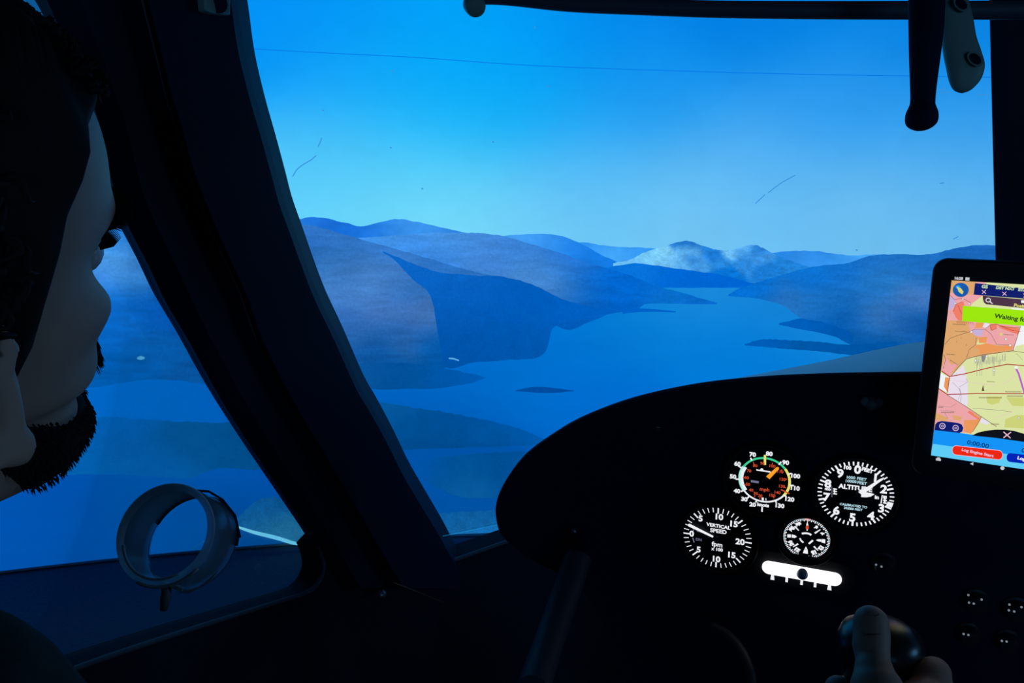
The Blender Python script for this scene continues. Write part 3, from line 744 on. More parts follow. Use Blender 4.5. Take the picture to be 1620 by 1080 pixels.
class Dial:
    """A round instrument on the panel; marks are placed in panel metres about its centre."""

    def __init__(s, name, label, cpx, r, zoom=None):
        s.c = pp(*cpx); s.r = r; s.zoom = zoom
        s.t = thing(name, label, 'gauge', s.c, 'gauges lit on the black panel')
        M_ = Matrix.Translation(s.c) @ Matrix.Rotation(PI / 2, 4, 'X')
        g = MB(); rb = r + .0045
        g.lathe([(r, .0005), (r, .005), (r + .0015, .0065), (rb - .001, .0065), (rb, .005), (rb, .0)], M_, 64)
        g2 = MB(); rings = [[M_ @ V((a * math.cos(2 * PI * k / 64), a * math.sin(2 * PI * k / 64), z)) for k in range(64)] for a, z in ((r, .0012), (r, .006), (r + .0015, .0072), (rb - .001, .0072), (rb, .006), (rb, .0))]
        g2.loft(rings, 0, True, False); g2.build('bezel', BEZEL, s.t, smooth=True, auto=40)
        g3 = MB(); g3.lathe([(r + .001, .0002), (r + .001, .0015)], M_, 64); g3.build('dial_face', DIAL, s.t)
        s.g = MB()

    def loc(s, zx, zy):
        o, k = s.zoom; p = pp(o[0] + zx / k, o[1] + zy / k); return p.x - s.c.x, p.z - s.c.z

    def w(s, a, b, h=.0019): return V((s.c.x + a, s.c.y - h, s.c.z + b))

    def line(s, p, q, wd, mi=0, h=.0019, wd2=None):
        (a, b), (c, d) = p, q; L = math.hypot(c - a, d - b); nx, ny = -(d - b) / L, (c - a) / L; w1 = wd / 2; w2 = (wd2 if wd2 is not None else wd) / 2
        s.g.add([s.w(a + nx * w1, b + ny * w1, h), s.w(c + nx * w2, d + ny * w2, h), s.w(c - nx * w2, d - ny * w2, h), s.w(a - nx * w1, b - ny * w1, h)], [(0, 1, 2, 3)], mi)

    def zline(s, p, q, wd, mi=0, h=.0019, wd2=None): s.line(s.loc(*p), s.loc(*q), wd, mi, h, wd2)

    def tick(s, deg, r0, r1, wd, mi=0):
        q = math.radians(deg); x, y = math.sin(q), math.cos(q); s.line((x * r0, y * r0), (x * r1, y * r1), wd, mi)

    def arc(s, d0, d1, r0, r1, mi=0, n=40, h=.0018):
        vs = []; fs = []
        for k in range(n + 1):
            q = math.radians(d0 + (d1 - d0) * k / n)
            vs += [s.w(math.sin(q) * r0, math.cos(q) * r0, h), s.w(math.sin(q) * r1, math.cos(q) * r1, h)]
            if k: fs.append((2 * k - 2, 2 * k - 1, 2 * k + 1, 2 * k))
        s.g.add(vs, fs, mi)

    def text(s, body, size, zx, zy, mi=0, bold=.0002, rot=0.0, h=.0021, sx=1.0):
        a, b = s.loc(zx, zy)
        text_mesh(s.g, body, size, lambda x, y: s.w(a + x, b + y, h), mi, bold, rot=rot, sx=sx)

    def poly(s, pts, mi=0, h=.0020, g=None):
        (g or s.g).add([s.w(*s.loc(*p), h) for p in pts], [tuple(range(len(pts)))], mi)

    def done(s, mats): return s.g.build('dial_markings', mats, s.t)

    def needle(s, p, q, w0, w1, m, name='needle', h=.0042, tail=None):
        g = MB(); a, b = s.loc(*p); c, d = s.loc(*q); L = math.hypot(c - a, d - b); nx, ny = -(d - b) / L, (c - a) / L; ux, uy = (c - a) / L, (d - b) / L
        pts = [(a + nx * w0 / 2, b + ny * w0 / 2), (c + nx * w1 / 2 - ux * w1 * .4, d + ny * w1 / 2 - uy * w1 * .4), (c, d), (c - nx * w1 / 2 - ux * w1 * .4, d - ny * w1 / 2 - uy * w1 * .4), (a - nx * w0 / 2, b - ny * w0 / 2)]
        g.prism([s.w(x, y, h) for x, y in pts], V((0, .0006, 0)))
        return g.build(name, m, s.t)

    def hub(s, zx, zy, r, m=NEEDLE_DARK):
        a, b = s.loc(zx, zy); g = MB(); g.lathe([(r, 0), (r, .0035), (r * .7, .0045), (r * .1, .0047)], Matrix.Translation(s.w(a, b, .0014)) @ Matrix.Rotation(PI / 2, 4, 'X'), 20)
        g.build('hub', m, s.t, smooth=True, auto=40)


# vertical speed
d = Dial('vertical_speed_indicator', 'round dial reading vertical speed, white needle a little above zero, lowest on the left', (1134.8, 849.4), .0405, ((1070, 790), 9.39))
R_ = .0371
for k in range(40):
    major = k % 5 == 0
    if k == 20 or True: d.tick(-90 + 9 * k, R_ - (.0068 if major else .0056), R_, .0016 if major else .0009, 0)
for s_, x, y in (('10', 632, 247), ('5', 365, 272), ('15', 850, 352), ('0', 232, 497), ('20', 950, 617), ('5', 335, 732), ('10', 590, 872), ('15', 818, 812)):
    d.text(s_, .0098, x, y, 0, .00035)
d.text('VERTICAL', .0058, 628, 383, 2, .0002, rot=-.03); d.text('SPEED', .0066, 628, 458, 2, .0002)
d.text('fpm', .0078, 610, 655, 2, .0002); d.text('x 100', .0054, 610, 727, 2, .0002)
d.text('UP', .0045, 342, 452, 1, .0001); d.text('DN', .0045, 336, 582, 1, .0001)
d.zline((248, 470), (268, 420), .0009, 1); d.zline((248, 555), (268, 625), .0012, 1)
d.done([WHITE, DIMW, WHITE])
d.needle((552, 527), (180, 345), .0022, .0034, WHITE); d.needle((600, 550), (795, 640), .001, .0042, NEEDLE_DARK, 'counterweight'); d.hub(600, 550, .0035)

# altimeter
d = Dial('altimeter', 'round dial with white hands and digits 0 to 9, rightmost on the panel', (1353.0, 780.3), .0405, ((1280, 715), 8.64))
R_ = .0363
for k in range(50):
    major = k % 5 == 0
    d.tick(7.2 * k, R_ - (.0062 if major else .0042), R_, .0019 if major else .0014, 0)
for s_, x, y in (('0', 662, 232), ('9', 425, 285), ('8', 258, 425), ('7', 235, 605), ('6', 372, 790), ('5', 592, 885), ('4', 845, 862), ('3', 985, 760), ('2', 1018, 500), ('1', 905, 345)):
    d.text(s_, .0125, x, y, 0, .0005)
d.text('100', .0052, 520, 203, 0, .0003); d.text('FEET', .0052, 795, 238, 0, .0003, rot=-.2)
d.text('1000', .0044, 568, 337, 1, .0001, rot=.03); d.text('FEET', .0044, 718, 357, 1, .0001, rot=-.06)
d.text('10000', .0044, 568, 388, 1, .0001, rot=.03); d.text('FEET', .0044, 722, 412, 1, .0001, rot=-.06)
d.text('ALTITUDE', .0069, 632, 478, 0, .0003)
d.text('CALIBRATED TO', .0035, 605, 720, 1, .0001); d.text('20,000 FEET', .0035, 600, 764, 1, .0001)
d.text('mb', .0045, 255, 492, 0, .0002); d.text('in', .0055, 925, 605, 0, .0003)
for x0_, ys in ((330, (490, 520, 555)), (1010, (590, 610, 645, 680))):
    for y_ in ys: d.zline((x0_, y_), (x0_ + 50, y_ + 7), .0014)
d.zline((310, 460), (312, 602), .0007, 2); d.zline((345, 500), (348, 560), .0011); d.zline((1000, 575), (982, 690), .0011, 0); d.zline((1035, 610), (1030, 680), .0016, 0)
d.arc(97, 106, R_ - .0055, R_, 0, 8)
d.done([WHITE, CYAN, DIMW])
d.needle((640, 570), (490, 650), .0012, .0028, NEEDLE_DARK, 'counterweight')
g = MB(); pts = [(672, 512), (740, 480), (960, 342), (1020, 318), (1000, 352), (968, 372), (790, 505), (740, 545), (690, 540)]
g.prism([d.w(*d.loc(*p), .0052) for p in pts], V((0, .0006, 0))); g.build('long_hand', WHITE, d.t)
g = MB(); pts = [(690, 530), (760, 525), (840, 535), (888, 553), (840, 582), (780, 592), (712, 588)]
g.prism([d.w(*d.loc(*p), .0042) for p in pts], V((0, .0006, 0))); g.build('short_hand', WHITE, d.t)
d.hub(668, 555, .003)

# air speed
d = Dial('airspeed_indicator', 'round dial with green and yellow speed arc and orange needle, topmost on the panel', (1209.6, 758.0), .0405, ((1140, 700), 9.82))
Rr = .0254
d.arc(-60, 52, Rr - .0011, Rr + .0011, 2); d.arc(52, 128, Rr - .0013, Rr + .0013, 4); d.arc(128, 232, Rr - .0009, Rr + .0009, 0); d.arc(232, 300, Rr - .0008, Rr + .0015, 3)
d.arc(232, 302, Rr - .0036, Rr - .0008, 0)
for s_, x, y in (('70', 500, 175), ('80', 758, 163), ('60', 265, 320), ('90', 1012, 300), ('50', 195, 517), ('100', 1158, 507), ('40', 258, 740), ('110', 1152, 695), ('30', 370, 867), ('120', 1067, 867), ('20', 500, 950), ('130', 915, 967)):
    d.text(s_, .0066, x, y, 0, .00032)
d.text('knots', .0054, 662, 955, 0, .0003); d.text('mph', .0058, 685, 715, 1, .0001)
for s_, x, y in (('80', 540, 347), ('90', 652, 312), ('100', 800, 352), ('110', 925, 440), ('120', 960, 557), ('130', 950, 665), ('140', 880, 762), ('150', 800, 807), ('70', 445, 427), ('60', 407, 532), ('50', 427, 637), ('40', 477, 725), ('30', 547, 777), ('20', 617, 812)):
    d.text(s_, .0046, x, y, 1, .0001)
for a, b in (((468, 225), (490, 265)), ((270, 340), (330, 385)), ((945, 285), (905, 330)), ((235, 553), (300, 558)), ((1100, 465), (1050, 480)), ((318, 748), (365, 725)), ((1140, 655), (1075, 650)), ((415, 850), (455, 815)), ((1020, 825), (985, 795)), ((548, 915), (570, 875)), ((868, 920), (850, 880)), ((645, 1060), (648, 985))):
    d.zline(a, b, .0016)
for a, b in (((810, 300), (802, 330)), ((510, 290), (522, 325)), ((955, 405), (935, 430)), ((1035, 555), (1000, 557)), ((1020, 690), (985, 680)), ((345, 530), (380, 530)), ((365, 640), (395, 635)), ((830, 850), (820, 820)), ((610, 860), (615, 835)), ((525, 830), (538, 805))): d.zline(a, b, .0008, 1)
d.zline((655, 840), (658, 885), .0022); d.zline((705, 850), (708, 885), .0008)
d.zline((692, 180), (690, 335), .0024, 4); d.zline((940, 715), (1068, 780), .0014, 1)
d.poly([(555, 400), (610, 412), (632, 385), (660, 390), (668, 415), (775, 432), (778, 455), (700, 440), (560, 422)], 0)
d.zline((472, 585), (595, 603), .0026, 5)
d.done([WHITE, REDO, GREEN, PALEG, YELLOW, DIMW])
d.needle((738, 520), (905, 358), .0044, .0030, ORANGE); d.needle((715, 535), (600, 645), .0032, .0016, NEEDLE_DARK, 'counterweight'); d.hub(690, 565, .003)

# directional gyro
d = Dial('heading_indicator', 'small round compass card with orange north arrow below the airspeed dial', (1276.0, 850.2), .0262, ((1225, 810), 13.5))
R_ = .0235
for k in range(72): d.tick(5 * k, R_ - (.0030 if k % 2 == 0 else .0021), R_, .00105, 2 if k % 4 == 1 else 0)
d.arc(-7, 7, R_ - .0022, R_ + .0003, 1, 8)
for s_, x, y, a in (('3', 890, 312, 30), ('6', 1015, 440, 60), ('12', 997, 735, 120), ('15', 848, 830, 150), ('21', 485, 775, 210), ('24', 360, 640, 240), ('30', 380, 338, 300), ('33', 522, 245, 330)):
    d.text(s_, .0056, x, y, 0, .00055, rot=-math.radians(a))
for a, b in (((435, 280), (525, 375)), ((865, 430), (985, 350)), ((845, 708), (935, 800)), ((510, 655), (400, 722))): d.zline(a, b, .0019, 0, wd2=.0009)
d.poly([(705, 170), (682, 265), (730, 265)], 0); d.poly([(682, 268), (730, 268), (740, 320), (720, 350), (690, 350), (668, 320)], 1); d.poly([(690, 345), (715, 345), (712, 372), (690, 372)], 0)
d.poly([(280, 452), (355, 452), (355, 520), (280, 520)], 0); d.poly([(375, 455), (440, 470), (485, 505), (435, 530), (370, 520)], 0)
d.poly([(888, 575), (935, 555), (1005, 560), (1005, 610), (935, 600)], 0); d.poly([(1012, 552), (1090, 562), (1085, 645), (1008, 625)], 0)
d.poly([(675, 710), (645, 770), (708, 770)], 0); d.poly([(640, 775), (712, 775), (720, 870), (610, 850)], 0)
a_ = [d.loc(*p) for p in ((588, 438), (640, 428), (700, 430), (750, 442), (790, 470))]
for p, q in zip(a_, a_[1:]): d.line(p, q, .0021)
d.zline((545, 535), (565, 570), .0016); d.zline((560, 575), (622, 630), .0018); d.zline((738, 655), (825, 580), .0019)
d.done([WHITE, REDO, CYAN])

# slip indicator
SZ = 10.125


def zs(x, y): return pp(1190 + x / SZ, 875 + y / SZ)


cA, cB = zs(275, 185), zs(1315, 370)
t = thing('slip_indicator', 'glowing white capsule tube with a dark ball, lowest instrument on the panel', 'gauge', (cA + cB) / 2, 'gauges lit on the black panel')
ctr = (cA + cB) / 2; ha = (cB - cA).length / 2
ux = (cB - cA).normalized(); uy = V((0, -1, 0)).cross(ux); uy = -uy if uy.z < 0 else uy


def stadium(r, ext, h, n=14):
    out = []
    for k in range(n + 1):
        q = -PI / 2 + PI * k / n; out.append(ctr + ux * (ext + r * math.cos(q)) + uy * r * math.sin(q) + V((0, -h, 0)))
    for k in range(n + 1):
        q = PI / 2 + PI * k / n; out.append(ctr + ux * (-ext + r * math.cos(q)) + uy * r * math.sin(q) + V((0, -h, 0)))
    return out


g = MB(); g.loft([stadium(.0205, ha + .002, 0), stadium(.0205, ha + .002, .003), stadium(.019, ha + .002, .004)]); g.build('housing', DIAL, t, bevel=.0006)
rt = .0073
g = MB(); g.loft([stadium(rt, ha, .004), stadium(rt, ha, .0062), stadium(rt * .85, ha, .0085), stadium(rt * .5, ha, .0100)]); g.build('liquid_tube', TUBEW, t, smooth=True, auto=60)
g = MB(); g.ball(zs(806, 288) + V((0, -.0085, .0020)), .0062, 24); g.build('ball', BALL, t, smooth=True)
g = MB()
for x, y in ((328, 335), (557, 372), (795, 415), (1010, 452), (1236, 497)):
    c0 = zs(x, y); h = .0040; w_ = .0013
    ex_ = .0010 if x in (328, 1236) else 0
    g.add([c0 + V((-w_, -.0048, h)), c0 + V((w_, -.0048, h)), c0 + V((w_ + ex_, -.0048, -h)), c0 + V((-w_ - ex_ * .6, -.0048, -h))], [(0, 1, 2, 3)])
g.build('scale_marks', WHITE, t)

# ---- small knobs on the lower panel
GLINT = mat('lit_glint', (150, 165, 180), emit=.55)  # faint glow standing in for small reflections on the knobs
TEALP = mat('teal_plastic', (24, 46, 52), .45, spec=.25)


def knob(name, label, cpx, r, dots, grp, cat='knob'):
    c0 = pp(*cpx); t = thing(name, label, cat, c0, grp)
    g = MB(); g.lathe([(r * 1.25, 0), (r * 1.25, .002), (r, .003), (r * .95, .012), (r * .8, .014), (r * .1, .0145)], Matrix.Translation(c0) @ Matrix.Rotation(PI / 2, 4, 'X'), 24)
    g.build('cap', TEALP, t, smooth=True, auto=40)
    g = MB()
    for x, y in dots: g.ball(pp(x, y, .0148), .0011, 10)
    g.build('glint_dots', GLINT, t, smooth=True)


knob('choke_knob', 'small teal knob beneath the altimeter with two pale dots', (1398, 889), .010, ((1386, 893), (1394.5, 896)), None)
GRP = 'switch knobs at the lower right'
knob('switch_knob', 'upper left knob of the four near the right edge, four pale dots', (1543, 948), .0105, ((1532, 941), (1533, 953), (1540.5, 954.5), (1553, 948)), GRP)
knob('switch_knob', 'upper right knob of the four, closest to the right edge', (1607, 961), .0105, ((1597, 956), (1596, 965), (1604.5, 967), (1616, 960)), GRP)
knob('switch_knob', 'lower left knob of the four, two pale dots, nearest the hand', (1532, 999), .0095, ((1524.5, 1002.5), (1532, 1004)), GRP)
knob('switch_knob', 'lower right knob of the four, two pale dots, below the edge one', (1593, 1010), .0095, ((1585, 1013.5), (1592.5, 1014.5)), GRP)

# ---- tubes in the footwell
g = MB(); g.tube([at(915, 880, Y=.76), at(895, 940, Y=.72), at(870, 1010, Y=.66), at(843, 1090, Y=.58)], .0155, 12)
tag(g.build('diagonal_strut', mat('strut_blue_grey', (46, 54, 66), .6), smooth=True, auto=50), 'dark blue-grey strut slanting down left of the panel stem', 'strut')
g = MB(); g.tube(spline([at(1125, 992, Y=.78), at(1150, 1005, Y=.77), at(1172, 1030, Y=.75), at(1186, 1065, Y=.73), at(1190, 1110, Y=.72)], 6), .006, 10)
tag(g.build('curved_pipe', mat('pipe_grey', (58, 62, 66), .5), smooth=True), 'thin dark pipe curving down below the vertical speed dial', 'pipe')
g = MB(); g.tube([at(622, 921, X=LX + .09), at(660, 936, X=LX + .09), at(702, 953, X=LX + .09)], .0009, 6)
tag(g.build('copper_cable', mat('copper_cable', (150, 88, 66), .4, metal=.4), smooth=True), 'thin reddish cable across the foot of the left pillar', 'cable')
g = MB(); c0 = at(604, 939, X=LX + .085); g.lathe([(.006, 0), (.006, .004), (.003, .006), (.001, .0062)], Matrix.Translation(c0) @ (CAM - c0).to_track_quat('Z', 'Y').to_matrix().to_4x4(), 6)
o = g.build('hex_bolt', STEEL, cock)

# ------------------------------------------------------------------ the tablet
RT = ((0.8776160612188445, 0.027623789935447857, 0.47856762296290223), (0.1012785423794415, 0.9651170361249896, -0.2414368602557271), (-0.46854316431810417, 0.2603574966361558, 0.844204518900056))
TU = MW @ V((RT[0][0], RT[1][0], RT[2][0])); TV = MW @ V((RT[0][1], RT[1][1], RT[2][1])); TN = MW @ V((RT[0][2], RT[1][2], RT[2][2]))
T0 = at(1505.5, 443.3, D=.66)
tab = thing('tablet', 'black tablet showing a colourful aviation map, mounted at the right of the panel', 'tablet', T0 + TV * .09)


def tp(px, py):
    d_ = ray(px, py); t_ = (T0 - CAM).dot(TN) / d_.dot(TN); q = CAM + d_ * t_ - T0
    return q.dot(TU), q.dot(TV)


def tw(a, b, h=0.0): return T0 + TU * a + TV * b - TN * h


W_ = tp(1664, 580)[0]
bl = tp(1473.5, 717)[1]                       # content height
oL = tp(1452, 640)[0]; oT = tp(1520, 411)[1]; oB = bl + .022
oR = W_ - oL
rad = .011


def rrect(x0, y0, x1, y1, r, h, n=6):
    out = []
    for cx_, cy_, a0 in ((x1 - r, y1 - r, 0), (x0 + r, y1 - r, 90), (x0 + r, y0 + r, 180), (x1 - r, y0 + r, 270)):
        for k in range(n + 1):
            q = math.radians(a0 + 90 * k / n); out.append(tw(cx_ + r * math.cos(q), cy_ + r * math.sin(q), h))
    return out


CASE = mat('tablet_case', (22, 24, 30), .5, spec=.3)
g = MB(); g.loft([rrect(oL + .002, oT + .002, oR - .002, oB - .002, rad, -.010), rrect(oL, oT, oR, oB, rad, -.008), rrect(oL, oT, oR, oB, rad, -.002), rrect(oL + .0012, oT + .0012, oR - .0012, oB - .0012, rad, -.0004)])
g.build('case', CASE, tab, smooth=True, auto=35)
mb = MB(); mb.box((-.01, -.01, 0), (.01, .01, .001))
g = MB(); c0 = tw(W_ / 2, bl * .55, -.011); g.tube([c0, V((c0.x + .02, PANEL_Y - .001, c0.z - .02))], [.012, .014], 16); g.build('mount_arm', BLACK, tab, smooth=True, auto=40)

TM = {}
PAL = dict(tan=(226, 170, 112), pink=(240, 168, 172), salmon=(244, 128, 104), pale=(236, 226, 240), lime=(222, 231, 166), olive=(208, 214, 122), orange=(240, 156, 92), white=(244, 246, 250), navy=(16, 30, 110), plum=(78, 52, 72),
           chart=(160, 236, 10), black=(14, 16, 24), blue=(20, 150, 250), cyan=(96, 208, 250), red=(242, 40, 14), dblue=(2, 36, 186), dred=(176, 44, 44), brown=(110, 80, 64), grey=(140, 136, 140), purple=(190, 96, 214), lilac=(200, 180, 222), sphere=(24, 92, 176), gold=(222, 214, 120), text=(40, 60, 30), ctext=(190, 216, 176), pinkx=(236, 190, 214), bluet=(8, 50, 110))
KEYS = list(PAL); IDX = {k: i for i, k in enumerate(KEYS)}
TMATS = [mat('map_' + k, PAL[k], emit=.96) for k in KEYS]
disp = MB(); HH = [0.0]


def tpoly(pts, key, h=None):
    HH[0] += .000012; hh = .0003 + HH[0] if h is None else h
    q = [tp(*p) for p in pts]
    # clip to the screen rectangle
    def clip(P, f, inter):
        out = []
        for i in range(len(P)):
            a, b = P[i - 1], P[i]
            if f(b):
                if not f(a): out.append(inter(a, b))
                out.append(b)
            elif f(a): out.append(inter(a, b))
        return out
    lx = lambda c: (lambda a, b: (c, a[1] + (b[1] - a[1]) * (c - a[0]) / (b[0] - a[0])))
    ly = lambda c: (lambda a, b: (a[0] + (b[0] - a[0]) * (c - a[1]) / (b[1] - a[1]), c))
    for f, i_ in ((lambda p: p[0] >= 0, lx(0)), (lambda p: p[0] <= W_, lx(W_)), (lambda p: p[1] >= 0, ly(0)), (lambda p: p[1] <= bl, ly(bl))):
        if q: q = clip(q, f, i_)
    if len(q) > 2: disp.add([tw(a, b, hh) for a, b in q], [tuple(range(len(q)))], IDX[key])


def tline(pts, w, key, clipit=True):
    for a, b in zip(pts, pts[1:]):
        dx, dy = b[0] - a[0], b[1] - a[1]; L = math.hypot(dx, dy) or 1; nx, ny = -dy / L * w / 2, dx / L * w / 2; e = w * .25
        ax_, ay_, bx_, by_ = a[0] - dx / L * e, a[1] - dy / L * e, b[0] + dx / L * e, b[1] + dy / L * e
        tpoly([(ax_ + nx, ay_ + ny), (bx_ + nx, by_ + ny), (bx_ - nx, by_ - ny), (ax_ - nx, ay_ - ny)], key)


def tdisc(x, y, r, key, n=20, ry=None):
    tpoly([(x + r * math.cos(2 * PI * k / n), y + (ry or r) * math.sin(2 * PI * k / n)) for k in range(n)], key)


def ttext(body, px, py, size_px, key, bold=.00012, rot=.0, align='CENTER'):
    HH[0] += .000012; a, b = tp(px, py); hh = .0003 + HH[0]
    text_mesh(disp, body, size_px * .000546, lambda x, y: tw(a + x, b - y, hh), IDX[key], bold, align, rot)


def B(x, y): return (1460 + x / 9, 500 + y / 9)          # zoomed map coordinates


def A(x, y): return (1460 + x / 9, 400 + y / 9)


def C(x, y): return (1450 + x / 7.2, 610 + y / 7.2)


# base map
tpoly([(1500, 430), (1660, 440), (1660, 760), (1460, 740)], 'lime')
tpoly([A(300, 300), A(900, 380), A(860, 600), A(700, 720), A(560, 980), A(200, 1100)], 'pink')
tpoly([A(390, 380), A(760, 400), A(730, 590), A(560, 600), A(380, 560)], 'tan')
tpoly([A(470, 740), A(580, 690), A(640, 980), A(560, 1010), A(470, 920), A(430, 830)], 'salmon')
tpoly([A(380, 620), A(470, 640), A(450, 760), A(370, 820)], 'lilac')
tpoly([B(330, 60), B(640, 60), B(700, 190), B(800, 300), B(760, 400), B(1400, 420), B(1290, 490), B(620, 600), B(380, 860), B(240, 760)], 'tan')
tpoly([B(640, 70), B(1380, 120), B(1330, 330), B(1290, 490), B(1060, 400), B(1000, 440), B(800, 300), B(680, 230)], 'pink')
tpoly([B(760, 90), B(860, 80), B(850, 160), B(740, 170)], 'orange'); tpoly([B(950, 120), B(1060, 100), B(1050, 180), B(960, 200)], 'salmon')
tpoly([B(1060, 120), B(1380, 170), B(1360, 260), B(1240, 220), B(1100, 170)], 'salmon'); tpoly([B(1090, 160), B(1260, 240), B(1240, 380), B(1080, 400), B(1000, 260)], 'pink')
tpoly([B(790, 300), B(920, 290), B(900, 380), B(800, 380)], 'orange'); tpoly([B(760, 420), B(900, 380), B(1060, 420), B(1290, 410), B(1270, 470), B(900, 520), B(640, 560)], 'orange')
tpoly([B(620, 600), B(690, 420), B(800, 470), B(820, 560)], 'tan')
tpoly([B(700, 190), B(860, 190), B(830, 280), B(740, 270)], 'lilac'); tpoly([B(880, 90), B(960, 110), B(900, 170), B(850, 150)], 'pale')
tpoly([B(330, 560), B(520, 640), B(440, 760), B(380, 860), B(260, 760), B(300, 650)], 'pink'); tpoly([B(330, 580), B(520, 590), B(540, 660), B(400, 690)], 'tan')
tpoly([B(1390, 120), B(1800, 100), B(1800, 420), B(1290, 480)], 'white'); tpoly([B(1330, 420), B(1800, 330), B(1800, 520), B(1290, 490)], 'lime')
tpoly([B(580, 690), B(600, 780), B(640, 940), B(640, 1240), B(560, 1400), B(350, 1100), B(390, 860), B(500, 760)], 'pale')
tpoly([B(240, 800), B(380, 870), B(350, 1080), B(220, 1020)], 'white'); tpoly([B(320, 860), B(380, 880), B(350, 1080), B(300, 1000)], 'orange')
tpoly([C(250, 30), C(350, 100), C(740, 350), C(690, 440), C(620, 540), C(200, 500), C(200, 380)], 'pink'); tpoly([C(540, 390), C(730, 380), C(690, 450), C(620, 545), C(540, 520)], 'orange')
tpoly([C(220, 300), C(350, 360), C(360, 400), C(210, 390)], 'tan'); tpoly([C(410, 330), C(520, 350), C(500, 400), C(420, 380)], 'tan')
tpoly([C(600, 280), C(730, 350), C(710, 390), C(580, 300)], 'salmon'); tpoly([C(640, 300), C(740, 355), C(728, 372), C(660, 330)], 'tan')
tpoly([C(800, 120), C(970, 120), C(940, 190), C(860, 215), C(800, 190)], 'olive'); tpoly([C(1020, 130), C(1500, 130), C(1500, 240), C(1090, 225)], 'olive'); tpoly([C(1010, 380), C(1130, 330), C(1500, 330), C(1500, 500), C(1000, 470)], 'olive')
tpoly([C(740, 360), C(830, 410), C(810, 440), C(720, 420)], 'pale')
# boundaries and roads
tline([B(400, 850), B(510, 720), B(620, 605), B(850, 545), B(1280, 490), B(1335, 320), B(1390, 140)], .9, 'brown'); tline([B(1280, 490), B(1440, 515), B(1800, 560)], .7, 'brown')
tline([B(270, 780), B(380, 855), B(600, 815), B(900, 740), B(1200, 680), B(1440, 700), B(1800, 690)], 1.5, 'dred'); tline([B(380, 855), B(350, 1080)], 1.2, 'dred')
tline([C(255, 30), C(350, 95), C(700, 85), C(1500, 88)], 1.4, 'dred')
tline([C(350, 100), C(560, 230), C(740, 350), C(910, 460)], .8, 'brown'); tline([C(740, 350), C(690, 440), C(640, 520)], .7, 'brown')
for pts in ([B(310, 400), B(390, 310), B(540, 255), B(650, 225), B(740, 180), B(890, 185), B(970, 250), B(1050, 400), B(1230, 405)], [B(890, 170), B(960, 120), B(1050, 110), B(1100, 130), B(1220, 160), B(1390, 150)],
            [B(960, 130), B(980, 200), B(1040, 170)], [B(620, 590), B(660, 470), B(750, 400), B(760, 300)], [B(300, 540), B(325, 610), B(290, 740)], [B(390, 620), B(500, 690)]): tline(pts, .6, 'brown')
for pts in ([B(1100, 130), B(1240, 190), B(1390, 215)], [A(380, 590), A(450, 660), A(560, 640), A(680, 700)], [A(500, 740), A(550, 860)], [A(430, 830), A(470, 730), A(560, 690)]): tline(pts, .7, 'dred')
for pts in ([B(420, 930), B(520, 1030), B(540, 1100), B(500, 1180)], [B(520, 1000), B(640, 930), B(620, 880)], [C(490, 20), C(510, 110), C(500, 180)], [C(250, 220), C(380, 240), C(450, 200)], [C(270, 270), C(450, 290)], [C(320, 300), C(360, 370)]): tline(pts, .5, 'grey')
tline([B(440, 905), B(720, 940), B(1050, 975)], .5, 'pinkx'); tline([B(1130, 970), B(1250, 890), B(1300, 830)], .5, 'pinkx'); tline([B(1330, 520), B(1420, 620)], .4, 'grey'); tline([C(640, 250), C(860, 265), C(1080, 290)], .6, 'grey'); tline([C(880, 370), C(1000, 320), C(1100, 290)], .5, 'pinkx')
for k in range(34):
    x = 745 + 13 * k + random.uniform(-4, 4); y = 690 - (x - 745) * .12 + random.uniform(-25, 25)
    tline([B(x, y), B(x + 4, y + random.uniform(-110, -50))], .45, 'grey')
for x in (770, 810, 840, 1000, 1020): tline([B(x, 840), B(x, 560)], .5, 'grey')
tpoly([B(830, 550), B(900, 545), B(870, 640), B(840, 640)], 'grey')
for x, y in ((480, 340), (545, 290), (615, 385)): tline([B(x, y), B(x, y + 30)], .4, 'brown')
for k in range(24): tline([A(480 + 10 * k, 960), A(483 + 10 * k, 985 + (k % 3) * 12)], .35, 'dred')
for x, y in ((570, 645), (460, 710), (660, 715)): tdisc(*A(x, y), 1.6, 'grey'); tdisc(*A(x, y), 1.1, 'white')
for x, y in ((690, 215), (1240, 405), (1180, 315), (750, 620), (1010, 760), (910, 560)): tdisc(*B(x, y), 2.0, 'grey'); tdisc(*B(x, y), 1.5, 'white')
tdisc(*C(1163, 356), 2.0, 'grey'); tdisc(*C(1163, 356), 1.4, 'white'); tdisc(*B(1110, 245), 2.4, 'gold')
tpoly([B(855, 960), B(875, 1050), B(835, 1050)], 'brown'); tpoly([C(750, 10), C(765, 45), C(740, 45)], 'brown')
# illegible place names: rows of short dark strokes
for x, y, w in ((1460 + 460 / 9, 500 + 205 / 9, 20), (1460 + 340 / 9, 500 + 530 / 9, 14), (1460 + 430 / 9, 500 + 105 / 9, 22), (1460 + 1150 / 9, 500 + 250 / 9, 17), (1460 + 910 / 9, 500 + 915 / 9, 14)):
    for k in range(int(w / 1.6)): tline([(x + k * 1.6, y + k * .07 - .8), (x + k * 1.6 + .9, y + k * .07 + .5)], .6, 'brown')
for x, y, w in ((C(1010, 55)[0], C(1010, 55)[1], 26), (C(1030, 103)[0], C(1030, 103)[1], 26), (C(710, 120)[0], C(710, 120)[1], 38), (C(850, 420)[0], C(850, 420)[1], 14), (C(250, 228)[0], C(250, 228)[1], 9), (C(280, 285)[0], C(280, 285)[1], 22)):
    for k in range(int(w / 1.6)): tline([(x + k * 1.6, y - .9), (x + k * 1.6 + .8, y + .9)], .7, 'brown')
